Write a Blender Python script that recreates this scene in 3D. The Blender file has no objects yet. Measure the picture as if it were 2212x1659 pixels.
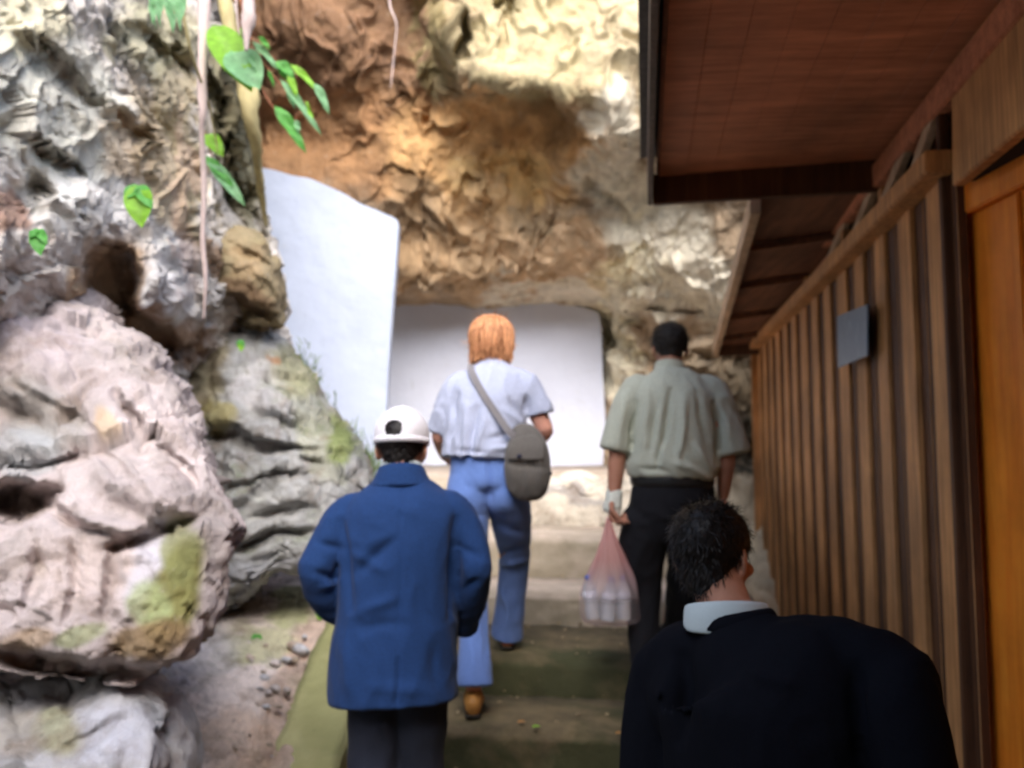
import bpy, bmesh, math, random
import numpy as np
from mathutils import Vector, Matrix

random.seed(7)
S = bpy.context.scene
C = S.collection
R = math.radians

# ------------------------------------------------------------------ camera
F = 1843.0                      # focal length in the pixel units used below (picture 2212 x 1659)
PITCH = math.atan(156 / F)
CZ = 1.6
cd = bpy.data.cameras.new('camera')
cam = bpy.data.objects.new('camera', cd)
C.objects.link(cam)
cam.location = (0, 0, CZ)
cam.rotation_euler = (math.pi / 2 + PITCH, 0, 0)
cd.sensor_width = 36
cd.lens = 36 * F / 2212
cd.clip_start = 0.05
cd.clip_end = 500
cd.dof.use_dof = True
cd.dof.focus_distance = 1.0
cd.dof.aperture_fstop = 4.8
S.camera = cam

# ------------------------------------------------------------------ light
SUN_EL, SUN_AZ = 41, 172        # azimuth clockwise from +Y, where the light comes from
W = bpy.data.worlds.new('World')
S.world = W
W.use_nodes = True
nt = W.node_tree
nt.nodes.clear()
sky = nt.nodes.new('ShaderNodeTexSky')
sky.sky_type = 'NISHITA'
sky.sun_disc = False
sky.sun_elevation = R(SUN_EL)
sky.sun_rotation = R(SUN_AZ)
sky.air_density = 1.0
sky.dust_density = 3.0
bg = nt.nodes.new('ShaderNodeBackground')
bg.inputs['Strength'].default_value = 0.12
wo = nt.nodes.new('ShaderNodeOutputWorld')
nt.links.new(sky.outputs[0], bg.inputs[0])
nt.links.new(bg.outputs[0], wo.inputs[0])
sd = bpy.data.lights.new('sun', 'SUN')
sd.energy = 1.1
sd.angle = R(50)
sd.color = (.97, 0.97, 1.0)
so = bpy.data.objects.new('sun', sd)
C.objects.link(so)
az, el = R(SUN_AZ), R(SUN_EL)
tosun = Vector((math.sin(az) * math.cos(el), math.cos(az) * math.cos(el), math.sin(el)))
so.rotation_euler = tosun.to_track_quat('Z', 'Y').to_euler()
so.location = (-5, -5, 12)
S.view_settings.view_transform = 'Standard'
S.view_settings.look = 'None'
S.view_settings.exposure = 1.97
S.view_settings.gamma = 1
S.render.engine = 'CYCLES'
S.cycles.use_denoising = True
S.cycles.max_bounces = 8
S.cycles.diffuse_bounces = 5

# ------------------------------------------------------------------ geometry of the view
cp, sp = math.cos(PITCH), math.sin(PITCH)


def P(px, py, d):
    """point seen at (px, py) that stands d metres ahead of the camera (along +Y)"""
    a = (px - 1106) / F
    b = (829.5 - py) / F
    y = cp - b * sp
    z = sp + b * cp
    k = d / y
    return Vector((a * k, d, CZ + z * k))


def Pn(px, py, d):
    a = (px - 1106) / F
    b = (829.5 - py) / F
    y = cp - b * sp
    z = sp + b * cp
    k = d / y
    return np.stack([a * k, d + 0 * a, CZ + z * k], -1)


def proj(v):
    """numpy (N,3) -> pixel coordinates"""
    x, y, z = v[:, 0], v[:, 1], v[:, 2] - CZ
    dep = np.maximum(y * cp + z * sp, 0.05)
    up = -y * sp + z * cp
    return 1106 + F * x / dep, 829.5 - F * up / dep


# ------------------------------------------------------------------ noise
rng = np.random.RandomState(3)
GR = rng.normal(size=(256, 3))
GR /= np.linalg.norm(GR, axis=1)[:, None]
PERM = rng.permutation(256)


def _h(ix, iy, iz, s):
    return PERM[(PERM[(PERM[(ix + s) & 255] + iy) & 255] + iz) & 255]


def pn(p, s=0):
    i = np.floor(p).astype(int)
    f = p - i
    u = f * f * f * (f * (f * 6 - 15) + 10)
    out = 0
    for dx in (0, 1):
        wx = u[:, 0] if dx else 1 - u[:, 0]
        for dy in (0, 1):
            wy = u[:, 1] if dy else 1 - u[:, 1]
            for dz in (0, 1):
                wz = u[:, 2] if dz else 1 - u[:, 2]
                g = GR[_h(i[:, 0] + dx, i[:, 1] + dy, i[:, 2] + dz, s)]
                out = out + wx * wy * wz * ((f - (dx, dy, dz)) * g).sum(1)
    return out * 1.6


def fbm(p, n=4, s=0, g=0.5):
    o, a = 0, 1.0
    for k in range(n):
        o = o + a * pn(p * 2.03 ** k + 17.1 * k, s)
        a *= g
    return o


def ridged(p, n=4, s=0, g=0.5):
    o, a = 0, 1.0
    for k in range(n):
        o = o + a * (1 - 2 * np.abs(pn(p * 2.07 ** k + 9.3 * k, s)))
        a *= g
    return o


JIT = rng.rand(256, 3)


def worley(p, s=0):
    i = np.floor(p).astype(int)
    f1 = np.full(len(p), 9.0)
    f2 = np.full(len(p), 9.0)
    for dx in (-1, 0, 1):
        for dy in (-1, 0, 1):
            for dz in (-1, 0, 1):
                c = i + (dx, dy, dz)
                q = c + JIT[_h(c[:, 0], c[:, 1], c[:, 2], s)]
                d = ((q - p) ** 2).sum(1)
                f2 = np.where(d < f1, f1, np.minimum(f2, d))
                f1 = np.minimum(f1, d)
    return np.sqrt(f1), np.sqrt(f2)


def facets(p, s=0):
    """every cell is a tilted plane of its own: broken faces with sharp edges"""
    i = np.floor(p).astype(int)
    f1 = np.full(len(p), 9.0)
    val = np.zeros(len(p))
    for dx in (-1, 0, 1):
        for dy in (-1, 0, 1):
            for dz in (-1, 0, 1):
                c = i + (dx, dy, dz)
                h = _h(c[:, 0], c[:, 1], c[:, 2], s)
                r = p - (c + JIT[h])
                d = (r ** 2).sum(1)
                v = (r * GR[h]).sum(1) * .8 + (JIT[h, 0] - .5) * .5
                m = d < f1
                val = np.where(m, v, val)
                f1 = np.where(m, d, f1)
    return val


def warp3(q, f, s, n=3):
    return np.stack([fbm(q * f + 5, n, s + 1), fbm(q * f + 25, n, s + 2), fbm(q * f + 55, n, s + 3)], -1)


def rockdisp(p, amp=1.0, sc=1.0, s=0):
    """craggy limestone: lumps, broken faces, a few creases, pitting"""
    q = p * sc
    qw = q + .22 * warp3(q, 1.7, s)
    qs = q + .10 * warp3(q, 5.0, s + 9)
    d = .36 * fbm(q * .9, 3, s)
    d = d + .22 * facets(qw * (1.7, 1.7, 2.3), s + 4)
    d = d + .10 * facets(qs * (4.2, 4.2, 6.0), s + 5)
    d = d + .045 * facets(qs * (10, 10, 13), s + 6)
    cr = 1 - np.clip(np.abs(fbm(qw * 1.3 + 7, 3, s + 7)) * 9, 0, 1)
    d = d - .10 * cr
    rough = np.clip(.5 + 1.3 * fbm(q * 1.4 + 3, 2, s + 8), .15, 1.3)
    d = d + rough * (.05 * fbm(q * 9, 4, s + 6) + .030 * np.abs(fbm(q * 24, 2, s + 2)))
    return amp * d


# ------------------------------------------------------------------ objects
def tag(o, label=None, cat=None, group=None, kind=None):
    if label:
        o['label'] = label
    if cat:
        o['category'] = cat
    if group:
        o['group'] = group
    if kind:
        o['kind'] = kind
    return o


def empty(name, loc, label, cat, group=None):
    o = bpy.data.objects.new(name, None)
    C.objects.link(o)
    o.location = loc
    o.empty_display_size = 0.1
    return tag(o, label, cat, group)


def link(name, me, mat=None, parent=None, smooth=True):
    o = bpy.data.objects.new(name, me)
    C.objects.link(o)
    if mat is not None:
        for m in (mat if isinstance(mat, (list, tuple)) else [mat]):
            me.materials.append(m)
    if smooth:
        me.polygons.foreach_set('use_smooth', [True] * len(me.polygons))
    if parent is not None:
        o.parent = parent
        o.matrix_parent_inverse = Matrix.Translation(-Vector(parent.location))
    return o


def mesh_from(v, f):
    me = bpy.data.meshes.new('m')
    me.from_pydata([tuple(x) for x in v], [], f)
    me.update()
    return me


def grid_mesh(V):
    """V (nu, nv, 3)"""
    nu, nv = V.shape[:2]
    me = bpy.data.meshes.new('m')
    idx = np.arange(nu * nv).reshape(nu, nv)
    q = np.stack([idx[:-1, :-1], idx[1:, :-1], idx[1:, 1:], idx[:-1, 1:]], -1).reshape(-1)
    n = (nu - 1) * (nv - 1)
    me.vertices.add(nu * nv)
    me.vertices.foreach_set('co', V.reshape(-1))
    me.loops.add(n * 4)
    me.loops.foreach_set('vertex_index', q)
    me.polygons.add(n)
    me.polygons.foreach_set('loop_start', np.arange(0, n * 4, 4))
    me.update(calc_edges=True)
    me.validate()
    return me


def catmull(pts, n):
    """pts (k, m, 3) interpolated along axis 0 to n rows"""
    k = len(pts)
    t = np.linspace(0, k - 1 - 1e-6, n)
    i = t.astype(int)
    u = (t - i)[:, None, None]
    g = lambda j: pts[np.clip(j, 0, k - 1)]
    p0, p1, p2, p3 = g(i - 1), g(i), g(i + 1), g(i + 2)
    return 0.5 * (2 * p1 + (p2 - p0) * u + (2 * p0 - 5 * p1 + 4 * p2 - p3) * u ** 2 + (3 * p1 - p0 - 3 * p2 + p3) * u ** 3)


def grid_normals(V):
    du = np.gradient(V, axis=0)
    dv = np.gradient(V, axis=1)
    n = np.cross(du, dv)
    n /= np.maximum(np.linalg.norm(n, axis=-1, keepdims=True), 1e-9)
    return n


def smoothstep(x):
    x = np.clip(x, 0, 1)
    return x * x * (3 - 2 * x)


def dents(v, spec):
    """push the surface away from (+) or towards (-) the viewer's side in soft elliptical areas; noise breaks their outline"""
    if not spec:
        return v
    x, y = proj(v)
    ray = v - np.array([0, 0, CZ])
    ray /= np.linalg.norm(ray, axis=1)[:, None]
    wx = 22 * fbm(v * 4.0, 3, 61)
    wy = 22 * fbm(v * 4.0 + 31, 3, 62)
    t = np.zeros(len(v))
    for (cx, cy, rx, ry, ang, dep) in spec:
        a = R(ang)
        ux = (x + wx - cx) * math.cos(a) + (y + wy - cy) * math.sin(a)
        uy = -(x + wx - cx) * math.sin(a) + (y + wy - cy) * math.cos(a)
        r = np.sqrt((ux / rx) ** 2 + (uy / ry) ** 2)
        t += dep * smoothstep((1.25 - r) / 0.75)
    return v + ray * t[:, None]


def paint(me, v, base, blobs, warp=30):
    """colour of the rock: mineral stains, moss, dry patches, darker hollows (blob: px, py, rx, ry, angle, colour, strength)"""
    x, y = proj(v)
    wx = warp * fbm(v * 3.5 + 3, 4, 71)
    wy = warp * fbm(v * 3.5 + 43, 4, 72)
    col = np.tile(np.array(base, float), (len(v), 1))
    for (cx, cy, rx, ry, ang, c, s) in blobs:
        a = R(ang)
        ux = (x + wx - cx) * math.cos(a) + (y + wy - cy) * math.sin(a)
        uy = -(x + wx - cx) * math.sin(a) + (y + wy - cy) * math.cos(a)
        r = np.sqrt((ux / rx) ** 2 + (uy / ry) ** 2)
        m = (s * smoothstep((1.2 - r) / 0.5))[:, None]
        col = col * (1 - m) + np.array(c) * m
    at = me.color_attributes.new('tint', 'FLOAT_COLOR', 'POINT')
    at.data.foreach_set('color', np.concatenate([col, np.ones((len(v), 1))], 1).astype(np.float32).reshape(-1))


def sheet(name, rows, nu, nv, amp, sc, seed, mat, dent=None, base=(.3, .28, .25), blobs=(), warp=30, sgn=1, pxy=True, dispf=rockdisp):
    rows = np.array(rows, float)
    if pxy:
        K = Pn(rows[..., 0], rows[..., 1], rows[..., 2])
    else:
        K = rows
    V = catmull(K, nu)
    V = catmull(V.transpose(1, 0, 2), nv).transpose(1, 0, 2)
    N = grid_normals(V) * sgn
    p = V.reshape(-1, 3)
    v = p + N.reshape(-1, 3) * dispf(p, amp, sc, seed)[:, None]
    v = dents(v, dent)
    me = grid_mesh(v.reshape(V.shape))
    paint(me, v, base, blobs, warp)
    return link(name, me, mat)


def boulder(name, label, outline, centre, d, tf, tb, amp, sc, seed, mat, dent=None, base=(.3, .28, .25), blobs=(), sub=6, warp=30, cat='boulder', group=None, tilt=0.0, flat=.7):
    """a rock of the given outline standing d metres away, bulging tf towards the viewer and tb away"""
    bm = bmesh.new()
    bmesh.ops.create_icosphere(bm, subdivisions=sub, radius=1)
    me = bpy.data.meshes.new('m')
    bm.to_mesh(me)
    bm.free()
    n = len(me.vertices)
    u = np.empty(n * 3)
    me.vertices.foreach_get('co', u)
    u = u.reshape(-1, 3)
    o = np.array(outline, float) - centre
    ang = np.arctan2(o[:, 1], o[:, 0])
    rad = np.hypot(o[:, 0], o[:, 1])
    k = np.argsort(ang)
    ang, rad = ang[k], rad[k]
    ang = np.concatenate([ang - 2 * np.pi, ang, ang + 2 * np.pi])
    rad = np.tile(rad, 3)
    a, b, c = u[:, 0], u[:, 1], u[:, 2]
    th = np.arctan2(b, a)
    rr = np.interp(th, ang, rad) * np.sqrt(a * a + b * b) ** 0.85
    px, py = centre[0] + rr * np.cos(th), centre[1] + rr * np.sin(th)
    dd = d - np.where(c > 0, tf * np.abs(c) ** flat, tb * c) - tilt * b
    v = Pn(px, py, dd)
    me.vertices.foreach_set('co', v.reshape(-1))
    me.update()
    nn = np.empty(n * 3)
    me.vertices.foreach_get('normal', nn)
    nn = nn.reshape(-1, 3)
    cen = v.mean(0)
    if ((v - cen) * nn).sum() < 0:
        me.flip_normals()
        nn = -nn
    v = v + nn * rockdisp(v, amp, sc, seed)[:, None]
    v = dents(v, dent)
    me.vertices.foreach_set('co', v.reshape(-1))
    me.update()
    paint(me, v, base, blobs, warp)
    ob = link(name, me, mat)
    tag(ob, label, cat, group)
    return ob


# ------------------------------------------------------------------ materials
def new_mat(name):
    m = bpy.data.materials.new(name)
    m.use_nodes = True
    t = m.node_tree
    b = t.nodes['Principled BSDF']
    return m, t, b


def nd(t, kind, **kw):
    n = t.nodes.new(kind)
    for k, v in kw.items():
        if k in n.inputs:
            n.inputs[k].default_value = v
        else:
            setattr(n, k, v)
    return n


def mix(t, fac, a, b, mode='MIX'):
    m = t.nodes.new('ShaderNodeMix')
    m.data_type = 'RGBA'
    m.blend_type = mode
    for i, x in ((0, fac), (6, a), (7, b)):
        if isinstance(x, (int, float)):
            m.inputs[i].default_value = x
        elif isinstance(x, tuple):
            m.inputs[i].default_value = (*x[:3], 1)
        else:
            t.links.new(x, m.inputs[i])
    return m.outputs[2]


def ramp(t, src, stops):
    r = t.nodes.new('ShaderNodeValToRGB')
    e = r.color_ramp.elements
    while len(e) > 1:
        e.remove(e[-1])
    for i, (p, c) in enumerate(stops):
        el = e[0] if i == 0 else e.new(p)
        el.position = p
        if isinstance(c, (int, float)):
            c = (c, c, c)
        el.color = (*c, 1)
    t.links.new(src, r.inputs[0])
    return r.outputs[0]


def coords(t, scale=(1, 1, 1), rot=(0, 0, 0)):
    tc = t.nodes.new('ShaderNodeTexCoord')
    mp = nd(t, 'ShaderNodeMapping')
    mp.inputs['Scale'].default_value = scale
    mp.inputs['Rotation'].default_value = rot
    t.links.new(tc.outputs['Object'], mp.inputs[0])
    return mp.outputs[0]


def noise(t, co, scale, detail=6, rough=0.55, dist=0.0):
    n = nd(t, 'ShaderNodeTexNoise', Scale=scale, Detail=detail, Roughness=rough, Distortion=dist)
    t.links.new(co, n.inputs['Vector'])
    return n.outputs[0]


def bump(t, b, h, strength=0.5, dist=0.01, prev=None):
    n = nd(t, 'ShaderNodeBump', Strength=strength, Distance=dist)
    t.links.new(h, n.inputs['Height'])
    if prev is not None:
        t.links.new(prev, n.inputs['Normal'])
    t.links.new(n.outputs[0], b.inputs['Normal'])
    return n.outputs[0]


def rock_material(name, streak=1.0, var=1.0, moss=0.0, mosscol=(.10, .13, .03), stain=(.16, .09, .045), rough=.9, bs_=1.0):
    m, t, b = new_mat(name)
    co = coords(t)
    st = coords(t, (1.0, 1.0, 0.3), (R(20), R(35), 0))
    at = nd(t, 'ShaderNodeAttribute', attribute_name='tint')
    n1 = noise(t, co, 3.2, 10, .62, .3)
    n2 = noise(t, st, 7.0 * streak, 12, .7, .15)
    n3 = noise(t, co, 22, 8, .65)
    n4 = noise(t, co, 5.5, 9, .62, .2)
    v = ramp(t, n1, [(.30, 1 - .45 * var), (.5, 1.0), (.72, 1 + .35 * var)])
    c = mix(t, 1.0, at.outputs[0], v, 'MULTIPLY')
    c = mix(t, 1.0, c, ramp(t, n2, [(.28, 1 - .5 * var), (.45, .95), (.6, 1.05), (.75, 1 + .4 * var)]), 'MULTIPLY')
    c = mix(t, ramp(t, n4, [(.52, 0.0), (.66, .55 * var)]), c, stain)
    c = mix(t, ramp(t, n3, [(.60, 0.0), (.74, .45)]), c, (.55, .50, .45))
    c = mix(t, ramp(t, n3, [(.28, .4), (.36, 0.0)]), c, (.10, .09, .075))
    if moss:
        geo = nd(t, 'ShaderNodeNewGeometry')
        sx = nd(t, 'ShaderNodeSeparateXYZ')
        t.links.new(geo.outputs['Normal'], sx.inputs[0])
        mm = nd(t, 'ShaderNodeMath', operation='MULTIPLY')
        t.links.new(ramp(t, noise(t, co, 2.1, 8, .7), [(.5, 0.0), (.62, 1.0)]), mm.inputs[0])
        t.links.new(ramp(t, sx.outputs[2], [(0.0, 0.0), (.5, moss)]), mm.inputs[1])
        c = mix(t, mm.outputs[0], c, mosscol)
    t.links.new(c, b.inputs['Base Color'])
    b.inputs['Roughness'].default_value = rough
    p = bump(t, b, n3, .7 * bs_, .02)
    bump(t, b, n2, .8 * bs_, .05, p)
    return m


def plain(name, col, rough=.8, nscale=30, var=.25, bstr=.2, bdist=.004, scale=(1, 1, 1), sheen=0.0, col2=None, spec=.3, det=6):
    m, t, b = new_mat(name)
    co = coords(t, scale)
    n = noise(t, co, nscale, det, .6)
    lo = tuple(x * (1 - var) for x in col)
    hi = tuple(min(1, x * (1 + var)) for x in (col2 or col))
    t.links.new(ramp(t, n, [(.3, lo), (.7, hi)]), b.inputs['Base Color'])
    b.inputs['Roughness'].default_value = rough
    b.inputs['Specular IOR Level'].default_value = spec
    if sheen:
        b.inputs['Sheen Weight'].default_value = sheen
    bump(t, b, n, bstr, bdist)
    return m


def wood(name, dark, light, grain=(14, 14, .8), rough=.65, blotch=1.0, spec=.35):
    m, t, b = new_mat(name)
    g = noise(t, coords(t, grain), 3.0, 10, .65, .4)
    big = noise(t, coords(t), 2.3, 5, .6)
    c = ramp(t, g, [(.28, dark), (.5, tuple((a + b_) / 2 for a, b_ in zip(dark, light))), (.72, light)])
    c = mix(t, 1.0, c, ramp(t, big, [(.3, 1 - .35 * blotch), (.7, 1 + .3 * blotch)]), 'MULTIPLY')
    t.links.new(c, b.inputs['Base Color'])
    b.inputs['Roughness'].default_value = rough
    b.inputs['Specular IOR Level'].default_value = spec
    bump(t, b, g, .35, .006)
    return m


M = {}
M['rock'] = rock_material('limestone', 1.0, .5, .25)
M['rock_mid'] = rock_material('grey_limestone', 1.2, .9, .6)
M['boulder'] = rock_material('pink_limestone', .8, .8, .15)
M['cave'] = rock_material('cave_rock', 1.1, .62, .0, stain=(.30, .18, .09), bs_=.6)
M['soil'] = rock_material('gravel_soil', 2.2, 1.0, .3, stain=(.20, .13, .08))
# plaster walls
def plaster(name, c1, c2):
    m, t, b = new_mat(name)
    co = coords(t)
    c = mix(t, ramp(t, noise(t, co, 1.1, 8, .7), [(.42, 0.0), (.75, .8)]), c1, c2)
    c = mix(t, ramp(t, noise(t, coords(t, (1, 1, .35)), 7, 8, .7), [(.63, 0.0), (.76, .6)]), c, (.34, .35, .34))
    c = mix(t, ramp(t, noise(t, co, 4.0, 9, .75, .3), [(.60, 0.0), (.72, .35)]), c, (.46, .45, .42))
    t.links.new(c, b.inputs['Base Color'])
    b.inputs['Roughness'].default_value = .85
    p = bump(t, b, noise(t, co, 14, 8, .6), .35, .012)
    bump(t, b, noise(t, co, 2.2, 3, .5), .6, .06, p)
    return m


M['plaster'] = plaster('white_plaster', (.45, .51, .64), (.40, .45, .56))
M['plaster_brightened'] = plaster('white_plaster_brightened', (.64, .68, .80), (.57, .60, .71))  # same white plaster, lighter to stand in for missing light on back wall
M['plaster_edge'] = plain('weathered_plaster_edge', (.55, .50, .40), .9, 20, .35)


def concrete(name, top, side, mossy, tread=.0, mcol=(.13, .15, .045)):
    m, t, b = new_mat(name)
    co = coords(t)
    n = noise(t, co, 6, 10, .68, .3)
    n2 = noise(t, co, 2.2, 8, .65, .8)
    c = ramp(t, n, [(.3, side), (.68, top)])
    geo = nd(t, 'ShaderNodeNewGeometry')
    sx = nd(t, 'ShaderNodeSeparateXYZ')
    t.links.new(geo.outputs['Normal'], sx.inputs[0])
    ad = nd(t, 'ShaderNodeMath', operation='SUBTRACT')
    t.links.new(n2, ad.inputs[0])
    ml = nd(t, 'ShaderNodeMath', operation='MULTIPLY')
    t.links.new(sx.outputs[2], ml.inputs[0])
    ml.inputs[1].default_value = tread
    t.links.new(ml.outputs[0], ad.inputs[1])
    c = mix(t, ramp(t, ad.outputs[0], [(.30, 0.0), (.50, mossy)]), c, mcol)
    n3 = noise(t, co, 30, 6, .7)
    c = mix(t, ramp(t, n3, [(.64, 0.0), (.72, .6)]), c, (.07, .065, .045))
    t.links.new(c, b.inputs['Base Color'])
    b.inputs['Roughness'].default_value = .88
    p = bump(t, b, n3, .5, .006)
    bump(t, b, n, .7, .025, p)
    return m


M['step_light'] = concrete('pale_step_stone', (.55, .45, .37), (.36, .30, .24), .45, .2, (.20, .19, .10))
M['step_moss'] = concrete('mossy_step_stone', (.19, .145, .075), (.08, .062, .034), .9, .20, (.042, .048, .016))
M['kerb'] = concrete('mossy_kerb', (.36, .35, .18), (.24, .23, .11), .4, .0, (.15, .17, .05))
M['wood_batten'] = wood('brown_batten_wood', (.28, .125, .045), (.70, .36, .14))
M['wood_dark'] = wood('dark_board_wood', (.05, .018, .008), (.13, .052, .020))
M['wood_ceiling'] = wood('reddish_ceiling_boards', (.34, .115, .055), (.66, .27, .14), (.9, 9, 9))
M['wood_trim'] = wood('pale_trim_wood', (.36, .24, .15), (.62, .45, .30))
M['wood_fascia'] = wood('weathered_fascia_wood', (.06, .045, .035), (.14, .10, .075))
M['orange'] = wood('orange_varnished_wood', (.78, .18, .010), (.98, .34, .035), (10, 10, .7), .5, .8)
M['wood_plank'] = wood('brown_roof_planks', (.10, .04, .02), (.24, .10, .05), (9, .9, 9))
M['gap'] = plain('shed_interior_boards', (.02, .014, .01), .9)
M['roofing'] = plain('roof_sheet', (.10, .09, .085), .8)


# ------------------------------------------------------------------ setting: ground, stairs
class MB:
    def __init__(s):
        s.v, s.f, s.m = [], [], []

    def add(s, v, f, mi=0):
        o = len(s.v)
        s.v += [tuple(x) for x in v]
        s.f += [tuple(i + o for i in q) for q in f]
        s.m += [mi] * len(f)

    def prism(s, quad, vec, mi=0):
        n = len(quad)
        a = [Vector(q) for q in quad]
        b_ = [x + Vector(vec) for x in a]
        f = [tuple(range(n - 1, -1, -1)), tuple(range(n, 2 * n))]
        f += [(i, (i + 1) % n, n + (i + 1) % n, n + i) for i in range(n)]
        s.add(a + b_, f, mi)

    def bar(s, a, b_, w, h, up=(0, 0, 1), mi=0):
        """square bar from a to b, w across, h along up"""
        a, b_ = Vector(a), Vector(b_)
        t = (b_ - a).normalized()
        x = t.cross(Vector(up)).normalized()
        z = x.cross(t).normalized()
        q = [a + x * sx * w / 2 + z * sz * h / 2 for sx, sz in ((-1, -1), (1, -1), (1, 1), (-1, 1))]
        s.prism(q, b_ - a, mi)

    def build(s, name, mat, parent=None, bev=0.0, seg=2, smooth=False):
        me = mesh_from(s.v, s.f)
        for p, mi in zip(me.polygons, s.m):
            p.material_index = mi
        bm = bmesh.new()
        bm.from_mesh(me)
        bmesh.ops.recalc_face_normals(bm, faces=bm.faces)
        if bev:
            bmesh.ops.bevel(bm, geom=list(bm.edges), offset=bev, segments=seg, affect='EDGES', clamp_overlap=True)
        bm.to_mesh(me)
        bm.free()
        return link(name, me, mat, parent, smooth)


g = MB()
g.add([(-60, -60, -.02), (60, -60, -.02), (60, 60, -.02), (-60, 60, -.02)], [(0, 1, 2, 3)])
go = g.build('ground', plain('earth', (.16, .13, .09), .95, 6, .4))
tag(go, 'bare brown earth around the foot of the stone steps', None, None, 'structure')

TAN = math.tan(R(8.77))
XL, XR = -.64, 1.25


def rough_block(name, poly, z0, z1, mat, parent, seed, amp=.012, cut=.05):
    """stone block over polygon poly (xy), subdivided and worn"""
    bm = bmesh.new()
    lo = [bm.verts.new((x, y, z0)) for x, y in poly]
    hi = [bm.verts.new((x, y, z1 if not callable(z1) else z1(x, y))) for x, y in poly]
    n = len(poly)
    bm.faces.new(lo[::-1])
    bm.faces.new(hi)
    for i in range(n):
        bm.faces.new((lo[i], lo[(i + 1) % n], hi[(i + 1) % n], hi[i]))
    bmesh.ops.recalc_face_normals(bm, faces=bm.faces)
    bmesh.ops.bevel(bm, geom=list(bm.edges), offset=.014, segments=2, affect='EDGES')
    for _ in range(6):
        es = [e for e in bm.edges if e.calc_length() > cut]
        if not es:
            break
        bmesh.ops.subdivide_edges(bm, edges=es, cuts=1, use_grid_fill=True)
    bmesh.ops.triangulate(bm, faces=[f for f in bm.faces if len(f.verts) > 4])
    bm.normal_update()
    me = bpy.data.meshes.new('m')
    bm.to_mesh(me)
    bm.free()
    k = len(me.vertices)
    v = np.empty(k * 3)
    nn = np.empty(k * 3)
    me.vertices.foreach_get('co', v)
    me.vertices.foreach_get('normal', nn)
    v, nn = v.reshape(-1, 3), nn.reshape(-1, 3)
    v = v + nn * (amp * (fbm(v * 3.1 + seed, 4, seed) + .5 * ridged(v * 9 + seed, 2, seed) - .4))[:, None]
    me.vertices.foreach_set('co', v.reshape(-1))
    me.update()
    return link(name, me, mat, parent)


# tread heights below the eye and the distance of each front edge
steps = [(1.44, 2.30, 2.95, 'step_moss'), (1.26, 2.92, 3.48, 'step_moss'), (1.09, 3.45, 4.0, 'step_moss'), (.92, 3.97, 4.76, 'step_moss'),
         (.75, 4.73, 5.42, 'step_light'), (.50, 5.38, 6.42, 'step_light')]
stairs = empty('stone_staircase', (.3, 2.3, 0), 'wide flight of worn stone steps with moss, climbing to the pale landing', 'stairs')
for i, (h, a, b_, mt) in enumerate(steps):
    xr = XR if i < 4 else XR + .05
    fy = lambda x, d: d - TAN * (x - .35)
    poly = [(XL, fy(XL, a)), (.3, fy(.3, a)), (xr, fy(xr, a)), (xr, fy(xr, b_ + .12)), (.3, fy(.3, b_ + .12)), (XL, fy(XL, b_ + .12))]
    rough_block('step', poly, 0, CZ - h, M[mt], stairs, 20 + i, .018)
land = rough_block('landing', [(-2.2, 6.75), (XL, 6.55), (.3, 6.4), (1.5, 6.22), (1.62, 7.2), (1.6, 8.6), (-2.2, 8.6)],
                   .6, lambda x, y: CZ - .185 + (y - 6.35) * .05, M['step_light'], None, 31, .03, .1)
tag(land, 'pale flat landing in front of the white back wall', None, None, 'structure')

kerb = rough_block('kerb', [(-.945, 2.2), (-.65, 2.2), (-.65, 6.2), (-.93, 6.2)], -.3,
                   lambda x, y: CZ - 1.165 + (y - 3.28) * .327, M['kerb'], None, 41, .012, .06)
tag(kerb, 'sloping mossy green kerb running up the left side of the steps', 'kerb')

# soil slope to the left of the kerb
rows = [
    [(-500, 1200, 5.6), (100, 1200, 5.6), (300, 1210, 5.6), (480, 1215, 5.7), (600, 1215, 5.8), (700, 1210, 5.9), (780, 1190, 6.2), (860, 1170, 6.3)],
    [(-500, 1270, 4.9), (100, 1270, 4.9), (300, 1270, 4.9), (480, 1270, 5.0), (600, 1268, 5.05), (700, 1265, 5.1), (750, 1262, 5.15), (800, 1290, 5.2)],
    [(-500, 1380, 4.1), (100, 1370, 4.1), (300, 1360, 4.2), (480, 1350, 4.35), (600, 1345, 4.4), (708, 1345, 4.4), (735, 1352, 4.4), (790, 1420, 4.4)],
    [(-500, 1520, 3.3), (100, 1510, 3.4), (300, 1500, 3.5), (450, 1490, 3.6), (560, 1495, 3.7), (648, 1500, 3.77), (680, 1510, 3.75), (760, 1600, 3.7)],
    [(-500, 1680, 2.8), (100, 1670, 2.85), (300, 1660, 2.95), (420, 1655, 3.05), (510, 1655, 3.15), (578, 1662, 3.27), (610, 1675, 3.25), (700, 1790, 3.2)],
    [(-500, 1950, 2.2), (0, 1930, 2.2), (200, 1920, 2.25), (320, 1915, 2.3), (400, 1915, 2.35), (450, 1925, 2.4), (490, 1950, 2.4), (560, 2100, 2.4)],
]


def soildisp(p, amp, sc, s):
    g1, g2 = worley(p * 13 + .3 * np.stack([pn(p * 6, 3)] * 3, -1), s)
    h1, h2 = worley(p * 30, s + 2)
    return amp * (.5 * fbm(p * 2.2, 3, s) + .45 * np.clip((g2 - g1) * 1.6, 0, 1) * (pn(p * 3, 8) > -.1) + .2 * np.clip((h2 - h1) * 2, 0, 1))


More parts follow.
